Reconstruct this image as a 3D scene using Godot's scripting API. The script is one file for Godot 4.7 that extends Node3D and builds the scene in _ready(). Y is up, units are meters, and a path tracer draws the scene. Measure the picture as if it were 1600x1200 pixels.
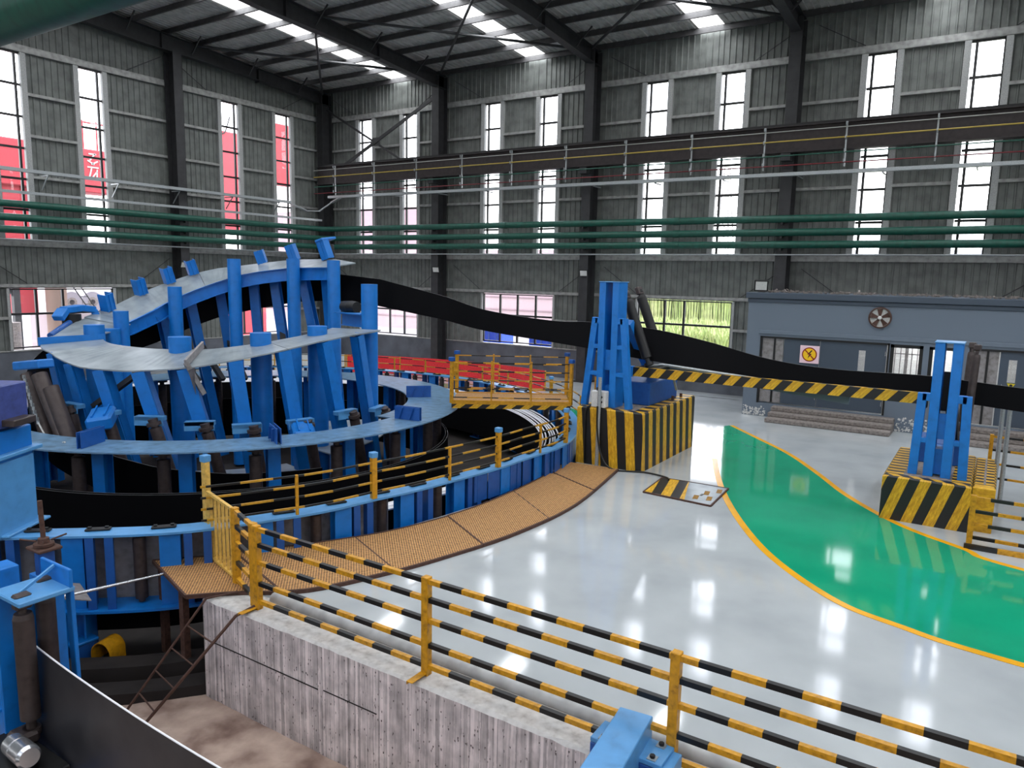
extends Node3D
# Industrial hall with a round strip accumulator, built entirely in mesh code. y up, metres, shop floor at y = 0.

class G:   # one mesh under construction: flat or smooth triangles with uv and vertex colour
	var v := PackedVector3Array()
	var n := PackedVector3Array()
	var t := PackedVector2Array()
	var c := PackedColorArray()
	var col := Color.WHITE
	func tri(a: Vector3, b: Vector3, d: Vector3, ua := Vector2.ZERO, ub := Vector2.ZERO, ud := Vector2.ZERO) -> void:
		var m := (b - a).cross(d - a).normalized()
		v.append(a); v.append(d); v.append(b)
		t.append(ua); t.append(ud); t.append(ub)
		for i in 3:
			n.append(m); c.append(col)
	func quad(a: Vector3, b: Vector3, d: Vector3, e: Vector3, ua := Vector2.ZERO, ub := Vector2(1, 0), ud := Vector2(1, 1), ue := Vector2(0, 1)) -> void:
		tri(a, b, d, ua, ub, ud)
		tri(a, d, e, ua, ud, ue)
	func squad(a: Vector3, b: Vector3, d: Vector3, e: Vector3, na: Vector3, nb: Vector3, nd: Vector3, ne: Vector3) -> void:
		for q in [[a, na], [d, nd], [b, nb], [a, na], [e, ne], [d, nd]]:
			v.append(q[0]); n.append(q[1]); t.append(Vector2.ZERO); c.append(col)
	func box(at: Vector3, s: Vector3, b := Basis.IDENTITY, bev := 0.0) -> void:
		var h := s * 0.5
		var k := minf(bev, minf(h.x, minf(h.y, h.z)) * 0.9)
		for ax in 3:
			var u := (ax + 1) % 3
			var w := (ax + 2) % 3
			for sg in [-1.0, 1.0]:
				var p := []
				for q in [[-1, -1], [1, -1], [1, 1], [-1, 1]]:
					var x := Vector3.ZERO
					x[ax] = sg * h[ax]
					x[u] = q[0] * sg * (h[u] - k)
					x[w] = q[1] * (h[w] - k)
					p.append(at + b * x)
				quad(p[0], p[1], p[2], p[3])
		if k > 0.0:
			for ax in 3:
				var u := (ax + 1) % 3
				var w := (ax + 2) % 3
				for su in [-1.0, 1.0]:
					for sw in [-1.0, 1.0]:
						var p := []
						for q in [[-1, 0], [1, 0], [1, 1], [-1, 1]]:
							var x := Vector3.ZERO
							x[ax] = q[0] * (h[ax] - k)
							x[u] = su * (h[u] - (k if q[1] == 1 else 0.0))
							x[w] = sw * (h[w] - (0.0 if q[1] == 1 else k))
							p.append(at + b * x)
						if su * sw < 0: quad(p[0], p[1], p[2], p[3])
						else: quad(p[3], p[2], p[1], p[0])
			for sx in [-1.0, 1.0]:
				for sy in [-1.0, 1.0]:
					for sz in [-1.0, 1.0]:
						var p := [at + b * Vector3(sx * h.x, sy * (h.y - k), sz * (h.z - k)), at + b * Vector3(sx * (h.x - k), sy * h.y, sz * (h.z - k)), at + b * Vector3(sx * (h.x - k), sy * (h.y - k), sz * h.z)]
						if sx * sy * sz > 0: tri(p[0], p[1], p[2])
						else: tri(p[0], p[2], p[1])
	func beam(p: Vector3, q: Vector3, w: float, h: float, up := Vector3.UP, bev := 0.0) -> void:
		box((p + q) * 0.5, Vector3(w, h, p.distance_to(q)), frame(q - p, up), bev)
	func frame(d: Vector3, up := Vector3.UP) -> Basis:
		var z := d.normalized()
		if absf(z.dot(up.normalized())) > 0.999: up = Vector3.RIGHT if absf(z.x) < 0.9 else Vector3.BACK
		var x := up.cross(z).normalized()
		return Basis(x, z.cross(x), z)
	func hbeam(p: Vector3, q: Vector3, w: float, h: float, tf: float, tw: float, up := Vector3.UP) -> void:
		var b := frame(q - p, up)
		var o := b.y * (h - tf) * 0.5
		beam(p + o, q + o, w, tf, up)
		beam(p - o, q - o, w, tf, up)
		beam(p, q, tw, h - 2 * tf, up)
	func tube(pts: Array, r: float, k := 12, caps := true) -> void:
		var rings := []
		var up := Vector3.UP
		for i in pts.size():
			var a: Vector3 = pts[maxi(i - 1, 0)]
			var b: Vector3 = pts[mini(i + 1, pts.size() - 1)]
			var f := frame(b - a, up)
			up = f.y
			var ring := []
			for j in k:
				var g := TAU * j / k
				ring.append(f.x * cos(g) + f.y * sin(g))
			rings.append(ring)
		for i in pts.size() - 1:
			for j in k:
				var l := (j + 1) % k
				var A: Vector3 = pts[i]
				var B: Vector3 = pts[i + 1]
				squad(A + rings[i][j] * r, A + rings[i][l] * r, B + rings[i + 1][l] * r, B + rings[i + 1][j] * r, rings[i][j], rings[i][l], rings[i + 1][l], rings[i + 1][j])
		if caps:
			for j in k:
				var l := (j + 1) % k
				var A: Vector3 = pts[0]
				var B: Vector3 = pts[-1]
				tri(A, A + rings[0][l] * r, A + rings[0][j] * r)
				tri(B, B + rings[-1][j] * r, B + rings[-1][l] * r)
	func lathe(at: Vector3, axis: Vector3, prof: Array, k := 16) -> void:   # prof: [radius, along]
		var f := frame(axis)
		for i in prof.size() - 1:
			var a = prof[i]
			var b = prof[i + 1]
			var sl := Vector2(b[1] - a[1], a[0] - b[0]).normalized()
			for j in k:
				var g := TAU * j / k
				var m := TAU * (j + 1) / k
				var e := f.x * cos(g) + f.y * sin(g)
				var h := f.x * cos(m) + f.y * sin(m)
				squad(at + e * a[0] + f.z * a[1], at + h * a[0] + f.z * a[1], at + h * b[0] + f.z * b[1], at + e * b[0] + f.z * b[1], e * sl.x + f.z * sl.y, h * sl.x + f.z * sl.y, h * sl.x + f.z * sl.y, e * sl.x + f.z * sl.y)
	func slab(A: Array, B: Array, th: float) -> void:   # a plate th thick below the strip between two edge lines
		if (A[1] - A[0]).cross(B[1] - A[0]).y < 0:
			var sw := A
			A = B
			B = sw
		var dn := Vector3(0, -th, 0)
		for i in A.size() - 1:
			quad(A[i], A[i + 1], B[i + 1], B[i])
			quad(A[i] + dn, B[i] + dn, B[i + 1] + dn, A[i + 1] + dn)
			quad(A[i] + dn, A[i + 1] + dn, A[i + 1], A[i])
			quad(B[i], B[i + 1], B[i + 1] + dn, B[i] + dn)
		var e := A.size() - 1
		quad(A[0], B[0], B[0] + dn, A[0] + dn)
		quad(A[e] + dn, B[e] + dn, B[e], A[e])
	func ribbon(T: Array, B: Array, th: float) -> void:   # a standing strip between a top and a bottom line
		var N := []
		for i in T.size():
			var d: Vector3 = T[mini(i + 1, T.size() - 1)] - T[maxi(i - 1, 0)]
			N.append(d.cross(T[i] - B[i]).normalized())
		for i in T.size() - 1:
			var o0: Vector3 = N[i] * th * 0.5
			var o1: Vector3 = N[i + 1] * th * 0.5
			squad(B[i] + o0, B[i + 1] + o1, T[i + 1] + o1, T[i] + o0, N[i], N[i + 1], N[i + 1], N[i])
			squad(B[i] - o0, T[i] - o0, T[i + 1] - o1, B[i + 1] - o1, -N[i], -N[i], -N[i + 1], -N[i + 1])
			quad(T[i] + o0, T[i + 1] + o1, T[i + 1] - o1, T[i] - o0)
			quad(B[i] - o0, B[i + 1] - o1, B[i + 1] + o1, B[i] + o0)
	func prism(poly: PackedVector2Array, y0: float, y1: float, uvs := 1.0) -> void:   # poly in x,z
		var idx := Geometry2D.triangulate_polygon(poly)
		for i in range(0, idx.size(), 3):
			var p := [poly[idx[i]], poly[idx[i + 1]], poly[idx[i + 2]]]
			if (p[1] - p[0]).cross(p[2] - p[0]) > 0: p.reverse()
			tri(Vector3(p[0].x, y1, p[0].y), Vector3(p[1].x, y1, p[1].y), Vector3(p[2].x, y1, p[2].y))
			tri(Vector3(p[2].x, y0, p[2].y), Vector3(p[1].x, y0, p[1].y), Vector3(p[0].x, y0, p[0].y))
		var area := 0.0
		for i in poly.size():
			area += poly[i].cross(poly[(i + 1) % poly.size()])
		var cw := area < 0.0
		for i in poly.size():
			var a := poly[i]
			var b := poly[(i + 1) % poly.size()]
			if cw: quad(Vector3(a.x, y0, a.y), Vector3(b.x, y0, b.y), Vector3(b.x, y1, b.y), Vector3(a.x, y1, a.y))
			else: quad(Vector3(b.x, y0, b.y), Vector3(a.x, y0, a.y), Vector3(a.x, y1, a.y), Vector3(b.x, y1, b.y))
	func mesh() -> ArrayMesh:
		var a := []
		a.resize(Mesh.ARRAY_MAX)
		a[Mesh.ARRAY_VERTEX] = v; a[Mesh.ARRAY_NORMAL] = n; a[Mesh.ARRAY_TEX_UV] = t; a[Mesh.ARRAY_COLOR] = c
		var m := ArrayMesh.new()
		m.add_surface_from_arrays(Mesh.PRIMITIVE_TRIANGLES, a)
		return m

var M := {}
var used := {}
var rng := RandomNumberGenerator.new()

func nm(called: String) -> String:
	if not used.has(called):
		used[called] = 0
		return called
	used[called] += 1
	return "%s_%03d" % [called, used[called]]
func obj(called: String, g: G, m: Material, parent: Node = null) -> MeshInstance3D:
	var o := MeshInstance3D.new()
	o.mesh = g.mesh()
	o.material_override = m
	o.name = called if parent else nm(called)
	(parent if parent else self).add_child(o, true)
	return o
func tag(o: Node, label: String, category: String, group := "", kind := "") -> Node:
	o.set_meta("label", label)
	o.set_meta("category", category)
	if group: o.set_meta("group", group)
	if kind: o.set_meta("kind", kind)
	return o
func thing(called: String, label: String, category: String, at := Vector3.ZERO, group := "", kind := "") -> Node3D:
	var o := Node3D.new()
	o.name = nm(called)
	add_child(o)
	o.position = at
	tag(o, label, category, group, kind)
	return o
func sub(called: String, parent: Node, at := Vector3.ZERO) -> Node3D:
	var o := Node3D.new()
	o.name = called
	parent.add_child(o, true)
	o.position = at
	return o
func inst(called: String, mesh: Mesh, m: Material, parent: Node, xf := Transform3D.IDENTITY) -> MeshInstance3D:
	var o := MeshInstance3D.new()
	o.mesh = mesh
	o.material_override = m
	o.name = called
	o.transform = xf
	parent.add_child(o, true)
	return o
func bx(at: Vector3, s: Vector3, bev := 0.0, b := Basis.IDENTITY) -> G:
	var g := G.new()
	g.box(at, s, b, bev)
	return g
func bm(p: Vector3, q: Vector3, w: float, h: float, up := Vector3.UP, bev := 0.0) -> G:
	var g := G.new()
	g.beam(p, q, w, h, up, bev)
	return g
func tb(pts: Array, r: float, k := 12) -> G:
	var g := G.new()
	g.tube(pts, r, k)
	return g
func smooth_line(pts: Array, per := 6) -> Array:
	var o := []
	for i in pts.size() - 1:
		for k in per:
			o.append((pts[i] as Vector3).cubic_interpolate(pts[i + 1], pts[maxi(i - 1, 0)], pts[mini(i + 2, pts.size() - 1)], float(k) / per))
	o.append(pts[-1])
	return o

func lin(r: float, g: float, b: float) -> Color:
	return Color(r, g, b).srgb_to_linear()
func noise_tex(freq: float, lo: Color, hi: Color, sd: int, size := 512, oct := 4, mid := 0.5) -> NoiseTexture2D:
	var f := FastNoiseLite.new()
	f.seed = sd
	f.frequency = freq
	f.fractal_octaves = oct
	var r := Gradient.new()
	r.offsets = PackedFloat32Array([0.0, mid, 1.0])
	r.colors = PackedColorArray([lo, lo.lerp(hi, 0.6), hi])
	var x := NoiseTexture2D.new()
	x.noise = f
	x.width = size
	x.height = size
	x.seamless = true
	x.color_ramp = r
	return x
func mat(c: Color, rough := 0.6, metal := 0.0, tex: Texture2D = null, scale := 0.5) -> StandardMaterial3D:
	var m := StandardMaterial3D.new()
	m.albedo_color = c
	m.roughness = rough
	m.metallic = metal
	m.vertex_color_use_as_albedo = false
	if tex:
		m.albedo_texture = tex
		m.uv1_triplanar = true
		m.uv1_world_triplanar = true
		m.uv1_scale = Vector3.ONE * scale
	return m
func relief(m: StandardMaterial3D, tex: Texture2D, cm: float) -> StandardMaterial3D:
	m.heightmap_enabled = true
	m.heightmap_texture = tex
	m.heightmap_scale = cm
	return m

func _ready() -> void:
	# --- camera, sky, lights, exposure
	var cam := Camera3D.new()
	cam.name = "camera"
	cam.fov = 54.419
	cam.near = 0.05
	cam.far = 400.0
	cam.transform = Transform3D(Basis.from_euler(Vector3(-0.144434, 0.573177, 0.020075)), Vector3(0, 4.6, 0))
	add_child(cam)
	cam.current = true
	var we := WorldEnvironment.new()
	we.name = "world_environment"
	var e := Environment.new()
	var sky := Sky.new()
	var sm := ProceduralSkyMaterial.new()
	sm.sky_top_color = Color(0.93, 0.95, 1.0)
	sm.sky_horizon_color = Color(1.0, 1.0, 1.0)
	sm.ground_bottom_color = Color(0.6, 0.6, 0.58)
	sm.ground_horizon_color = Color(1.0, 1.0, 1.0)
	sm.energy_multiplier = SKY
	sm.sun_angle_max = 0.0
	sky.sky_material = sm
	e.background_mode = Environment.BG_SKY
	e.sky = sky
	e.tonemap_mode = Environment.TONE_MAPPER_LINEAR
	e.tonemap_exposure = 1.15
	e.sdfgi_enabled = true
	e.ssao_enabled = true
	e.ssil_enabled = true
	we.environment = e
	add_child(we)
	rng.seed = 7
	materials()
	shell()
	floor_and_pit()
	annex()
	services()
	ring()
	spiral()
	strips()
	towers()
	railings()
	near_things()
	outside()

const SKY := 6.0
const SKYLIGHT := 3.6

func roof_y(z: float) -> float:
	return 14.2 + 0.067 * (z + 29.8)

func materials() -> void:
	var grime := noise_tex(0.012, Color(0.72, 0.72, 0.72), Color(1, 1, 1), 3)
	var fine := noise_tex(0.06, Color(0.8, 0.8, 0.8), Color(1, 1, 1), 5)
	var scuff := noise_tex(0.02, Color(0.62, 0.6, 0.58), Color(1, 1, 1), 9, 512, 5, 0.35)
	M.sheet = mat(Color(0.46, 0.475, 0.46), 0.55, 0.0, grime, 0.25)
	M.girt = mat(Color(0.68, 0.68, 0.67), 0.5, 0.2, grime, 0.5)
	M.post = mat(Color(0.69, 0.695, 0.69), 0.5, 0.1, fine, 0.6)
	M.column = mat(Color(0.20, 0.20, 0.21), 0.6, 0.0, grime, 0.4)
	M.roof = mat(Color(0.78, 0.77, 0.76), 0.6, 0.0, grime, 0.3)
	M.purlin = mat(Color(0.27, 0.265, 0.27), 0.6, 0.0, grime, 0.4)
	M.winframe = mat(Color(0.10, 0.10, 0.105), 0.4)
	M.white_frame = mat(Color(0.8, 0.8, 0.8), 0.4)
	M.kick = mat(Color(0.38, 0.395, 0.43), 0.6, 0.0, grime, 0.15)
	M.glass = mat(Color(1, 1, 1, 0.06), 0.0)
	M.glass.transparency = BaseMaterial3D.TRANSPARENCY_ALPHA
	M.skylight = mat(Color(0.9, 0.9, 0.9), 0.5)
	M.skylight.emission_enabled = true
	M.skylight.emission = Color(1, 1, 1)
	M.skylight.emission_energy_multiplier = 1.6
	# epoxy floor: very smooth, with faint waves
	var wave := noise_tex(0.01, Color(0.3, 0.3, 0.3), Color(0.7, 0.7, 0.7), 21, 512, 1)
	var fl := noise_tex(0.01, Color(0.9, 0.905, 0.91), Color(1, 1, 1), 22)
	M.epoxy = relief(mat(Color(0.72, 0.74, 0.75), 0.075, 0.0, fl, 0.12), wave, 0.14)
	M.epoxy.metallic_specular = 0.62
	M.green = relief(mat(Color(0.10, 0.63, 0.47), 0.075, 0.0, fl, 0.12), wave, 0.14)
	M.green.metallic_specular = 0.5
	M.yellow_line = mat(Color(0.93, 0.67, 0.08), 0.25, 0.0, fl, 0.3)
	# concrete
	var con := noise_tex(0.03, Color(0.62, 0.60, 0.60), Color(1, 1, 1), 31, 512, 5, 0.4)
	var stain := noise_tex(0.008, Color(0.6, 0.57, 0.55), Color(1, 1, 1), 32, 512, 5, 0.45)
	M.concrete = relief(mat(Color(0.74, 0.72, 0.71), 0.9, 0.0, con, 0.5), con, 0.6)
	M.ledge = relief(mat(Color(0.84, 0.83, 0.82), 0.85, 0.0, noise_tex(0.02, Color(0.78, 0.77, 0.76), Color(1, 1, 1), 33, 512, 5, 0.4), 0.7), con, 0.3)
	M.curb = mat(Color(0.74, 0.745, 0.745), 0.4, 0.0, grime, 0.4)
	M.board = relief(mat(Color(0.93, 0.895, 0.89), 0.9, 0.0, board_tex(), 1.0), board_tex(), 1.6)
	M.board.uv1_triplanar = false
	M.board.uv1_world_triplanar = false
	M.dirt = relief(mat(Color(0.86, 0.77, 0.73), 0.95, 0.0, noise_tex(0.007, Color(0.5, 0.44, 0.42), Color(1, 1, 0.97), 41, 1024, 7, 0.45), 0.16), con, 2.0)
	M.dark_dirt = mat(Color(0.165, 0.14, 0.135), 0.85, 0.0, stain, 0.4)
	M.step = mat(Color(0.58, 0.55, 0.53), 0.85, 0.0, con, 0.6)
	# machine
	var paintwear := noise_tex(0.015, Color(0.86, 0.86, 0.86), Color(1, 1, 1), 12, 512, 4, 0.35)
	M.blue = mat(Color(0.05, 0.46, 0.80), 0.4, 0.0, paintwear, 0.45)
	M.lblue = mat(Color(0.34, 0.60, 0.82), 0.35, 0.0, paintwear, 0.4)
	M.dblue = mat(Color(0.09, 0.33, 0.63), 0.45, 0.0, paintwear, 0.7)
	M.violet = mat(Color(0.27, 0.33, 0.62), 0.45, 0.0, scuff, 0.6)
	M.plate = mat(Color(0.62, 0.66, 0.68), 0.3, 0.1, noise_tex(0.01, Color(0.7, 0.72, 0.75), Color(1, 1, 1), 51), 0.35)
	M.plate2 = mat(Color(0.46, 0.62, 0.76), 0.28, 0.1, scuff, 0.35)
	M.roller = mat(Color(0.30, 0.26, 0.255), 0.45, 0.3, scuff, 0.7)
	M.dark = mat(Color(0.10, 0.10, 0.105), 0.5, 0.2, fine, 0.8)
	M.rust = mat(Color(0.36, 0.25, 0.21), 0.75, 0.1, scuff, 1.2)
	M.strip = mat(Color(0.06, 0.06, 0.068), 0.42)
	M.strip.metallic_specular = 0.12
	M.edge_dull = mat(Color(0.34, 0.34, 0.35), 0.4)
	M.feed = mat(Color(0.19, 0.19, 0.205), 0.38, 0.0, noise_tex(0.01, Color(0.7, 0.7, 0.72), Color(1, 1, 1), 62), 0.4)
	M.strip_grey = mat(Color(0.60, 0.585, 0.59), 0.5, 0.1, scuff, 0.5)
	M.edge = mat(Color(0.93, 0.93, 0.95), 0.3)
	M.steel = mat(Color(0.75, 0.76, 0.78), 0.25, 0.8)
	M.galv = mat(Color(0.70, 0.72, 0.73), 0.35, 0.4, fine, 0.8)
	M.ochre = mat(Color(0.62, 0.45, 0.12), 0.6, 0.0, scuff, 0.7)
	M.bolt = mat(Color(0.17, 0.16, 0.16), 0.5, 0.5)
	M.yellow = mat(Color(0.86, 0.62, 0.09), 0.42, 0.0, scuff, 0.9)
	M.pale_yellow = mat(Color(0.93, 0.76, 0.38), 0.45, 0.0, scuff, 0.9)
	M.black = mat(Color(0.06, 0.06, 0.06), 0.4)
	M.paint = mat(Color.WHITE, 0.4, 0.0, scuff, 1.1)
	M.paint.vertex_color_use_as_albedo = true
	M.pipe_green = mat(Color(0.03, 0.33, 0.27), 0.45, 0.0, grime, 0.7)
	M.red = mat(Color(0.96, 0.19, 0.23), 0.5, 0.0, fine, 0.4)
	M.annex = mat(Color(0.40, 0.445, 0.50), 0.6)
	M.annex_dark = mat(Color(0.245, 0.29, 0.345), 0.5)
	M.white = mat(Color(0.88, 0.88, 0.87), 0.5, 0.0, fine, 0.8)
	M.hazard = mat(Color.WHITE, 0.45)
	M.hazard.albedo_texture = hazard_tex()
	var tr := tread_tex()
	M.tread = relief(mat(Color(0.88, 0.68, 0.45), 0.7, 0.0, tr, 2.2), tr, 1.2)
	M.grass = mat(Color(0.80, 0.81, 0.58), 0.9, 0.0, grime, 0.2)
	M.grass.backlight_enabled = true
	M.grass.backlight = Color(0.3, 0.4, 0.1)

func board_tex() -> ImageTexture:   # shuttering marks: vertical streaks and pits
	if M.has("board_t"): return M.board_t
	var im := Image.create(512, 256, false, Image.FORMAT_RGB8)
	var r := RandomNumberGenerator.new()
	r.seed = 5
	var f := FastNoiseLite.new()
	f.frequency = 0.02
	var col := []
	var cur := 0.85
	for x in 512:
		if r.randf() < 0.25: cur = r.randf_range(0.62, 1.0)
		col.append(cur)
	for x in 512:
		for y in 256:
			var v: float = col[(x + int(3.0 * f.get_noise_2d(x * 2, y))) % 512] + 0.22 * f.get_noise_2d(x * 0.9, y * 0.9) + 0.12 * f.get_noise_2d(x * 9.0, y * 0.6)
			v = clampf(lerpf(0.86, v, 0.75), 0.3, 1.0)
			im.set_pixel(x, y, Color(v, v * 0.985, v * 0.985))
	for k in 300:
		var p := Vector2i(r.randi_range(2, 508), r.randi_range(2, 252))
		for dx in r.randi_range(1, 3):
			for dy in r.randi_range(1, 4):
				im.set_pixel(p.x + dx, p.y + dy, Color(0.34, 0.31, 0.31))
	M.board_t = ImageTexture.create_from_image(im)
	return M.board_t
func hazard_tex() -> ImageTexture:
	var im := Image.create(256, 256, false, Image.FORMAT_RGB8)
	var f := FastNoiseLite.new()
	f.frequency = 0.03
	f.fractal_octaves = 4
	for x in 256:
		for y in 256:
			var w := x + 2.0 * f.get_noise_2d(x * 0.3, y)
			var d := 0.16 * f.get_noise_2d(x, y) + 0.1 * f.get_noise_2d(x * 4, y * 4 + 300)
			var k := Color(0.80 + d, 0.61 + d, 0.10 + d * 0.6) if w < 128.0 else Color(0.085, 0.085, 0.085) * (1.0 + d)
			im.set_pixel(x, y, k)
	return ImageTexture.create_from_image(im)
func tread_tex() -> ImageTexture:
	var im := Image.create(256, 256, false, Image.FORMAT_RGB8)
	var f := FastNoiseLite.new()
	f.frequency = 0.02
	for x in 256:
		for y in 256:
			var a := fposmod(x + y, 32.0)
			var b := fposmod(x - y, 32.0)
			var up := a < 8.0 or b < 8.0
			var s := 0.16 * f.get_noise_2d(x, y)
			var v := (1.0 if up else 0.48) + s
			im.set_pixel(x, y, Color(v, v * 0.96, v * 0.9))
	return ImageTexture.create_from_image(im)

# ---------------------------------------------------------------- hall
const BZ := -29.8
const LX := -31.7
const RX := 15.0
const FZ := 9.0
const WTOP := 12.48
const WBOT := 5.55
const BW := [[-29.05, -28.1], [-26.0, -25.08], [-20.95, -20.08], [-17.96, -17.05], [-12.88, -11.96], [-9.81, -8.87], [-4.64, -3.72], [-1.55, -0.6], [3.5, 4.4], [6.6, 7.5]]
const LW := [[-14.52, -13.58], [-17.6, -16.65], [-24.13, -23.19], [-27.3, -26.34]]

func corrugated(w: float, h: float) -> G:   # in x,y with ribs along y, facing +z, corner at the origin
	var g := G.new()
	var prof := [Vector2(0, 0)]
	var x := 0.0
	while x < w - 0.02:
		for q in [[0.17, 0.0], [0.19, 0.035], [0.225, 0.035], [0.245, 0.0]]:
			prof.append(Vector2(minf(x + q[0], w), q[1]))
		x += 0.245
	for i in prof.size() - 1:
		var a: Vector2 = prof[i]
		var b: Vector2 = prof[i + 1]
		if b.x - a.x < 0.0005: continue
		g.quad(Vector3(a.x, 0, a.y), Vector3(b.x, 0, b.y), Vector3(b.x, h, b.y), Vector3(a.x, h, a.y))
	g.quad(Vector3(w, 0, -0.02), Vector3(0, 0, -0.02), Vector3(0, h, -0.02), Vector3(w, h, -0.02))
	g.quad(Vector3(0, h, -0.02), Vector3(0, h, 0), Vector3(w, h, 0), Vector3(w, h, -0.02))
	g.quad(Vector3(0, 0, 0), Vector3(0, 0, -0.02), Vector3(w, 0, -0.02), Vector3(w, 0, 0))
	return g

# frame of a wall: s runs along it, y up, d into the hall
func wall_xf(side: String) -> Transform3D:
	if side == "back": return Transform3D(Basis.IDENTITY, Vector3(0, 0, BZ))
	if side == "left": return Transform3D(Basis(Vector3.FORWARD, Vector3.UP, Vector3.RIGHT), Vector3(LX, 0, 0))
	if side == "right": return Transform3D(Basis(Vector3.BACK, Vector3.UP, Vector3.LEFT), Vector3(RX, 0, 0))
	return Transform3D(Basis(Vector3.LEFT, Vector3.UP, Vector3.FORWARD), Vector3(0, 0, FZ))

func sheet(wall: Node3D, s0: float, s1: float, y0: float, y1: float) -> void:
	if s1 - s0 < 0.03 or y1 - y0 < 0.03: return
	var n := maxi(1, roundi((s1 - s0) / 2.5))
	for k in n:
		var a := lerpf(s0, s1, float(k) / n)
		var b := lerpf(s0, s1, float(k + 1) / n)
		inst("cladding_sheet", corrugated(b - a, y1 - y0).mesh(), M.sheet, wall, Transform3D(Basis.IDENTITY, Vector3(a, y0, 0)))

func girt(wall: Node3D, s0: float, s1: float, y: float, h := 0.16) -> void:
	if s1 - s0 < 0.1: return
	var g := G.new()
	g.box(Vector3((s0 + s1) / 2, y, 0.13), Vector3(s1 - s0, h, 0.02))
	g.box(Vector3((s0 + s1) / 2, y + h / 2, 0.085), Vector3(s1 - s0, 0.015, 0.11))
	g.box(Vector3((s0 + s1) / 2, y - h / 2, 0.085), Vector3(s1 - s0, 0.015, 0.11))
	obj("girt", g, M.girt, wall)

var win_no := 0
func window(side: String, s0: float, s1: float, y0: float, y1: float, rows: Array, cols: Array, slit: int, label: String) -> void:
	win_no += 1
	var w := Node3D.new()
	w.name = "window_%d" % win_no
	add_child(w)
	w.transform = wall_xf(side)
	tag(w, label, "window", "", "structure")
	var f := G.new()
	var t := 0.05
	f.box(Vector3((s0 + s1) / 2, y1 - t / 2, 0), Vector3(s1 - s0, t, 0.09))
	f.box(Vector3((s0 + s1) / 2, y0 + t / 2, 0), Vector3(s1 - s0, t, 0.09))
	if slit == 0:
		for s in [s0 + t / 2, s1 - t / 2]: f.box(Vector3(s, (y0 + y1) / 2, 0), Vector3(t, y1 - y0, 0.09))
	else:
		f.box(Vector3(s1 - t / 2 if slit < 0 else s0 + t / 2, (y0 + y1) / 2, 0), Vector3(t, y1 - y0, 0.09))
	obj("frame", f, M.winframe, w)
	var xs := [s0]
	xs.append_array(cols)
	if slit < 0: xs.insert(1, s0 + 0.15)
	if slit > 0: xs.append(s1 - 0.15)
	xs.append(s1)
	for i in range(1, xs.size() - 1):
		obj("mullion", bx(Vector3(xs[i], (y0 + y1) / 2, 0.0), Vector3(0.085, y1 - y0 - 0.1, 0.08)), M.winframe, w)
	var ys := [y0]
	ys.append_array(rows)
	ys.append(y1)
	for i in range(1, ys.size() - 1):
		obj("transom", bx(Vector3((s0 + s1) / 2, ys[i], 0.001), Vector3(s1 - s0 - 0.02, 0.085, 0.07)), M.winframe, w)
	for i in xs.size() - 1:
		for k in ys.size() - 1:
			var c := Vector3((xs[i] + xs[i + 1]) / 2, (ys[k] + ys[k + 1]) / 2, -0.01)
			var h := Vector2(xs[i + 1] - xs[i] - 0.02, ys[k + 1] - ys[k] - 0.02) / 2
			var g := G.new()
			g.quad(c + Vector3(-h.x, -h.y, 0), c + Vector3(h.x, -h.y, 0), c + Vector3(h.x, h.y, 0), c + Vector3(-h.x, h.y, 0))
			obj("pane", g, M.glass, w)

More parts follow.
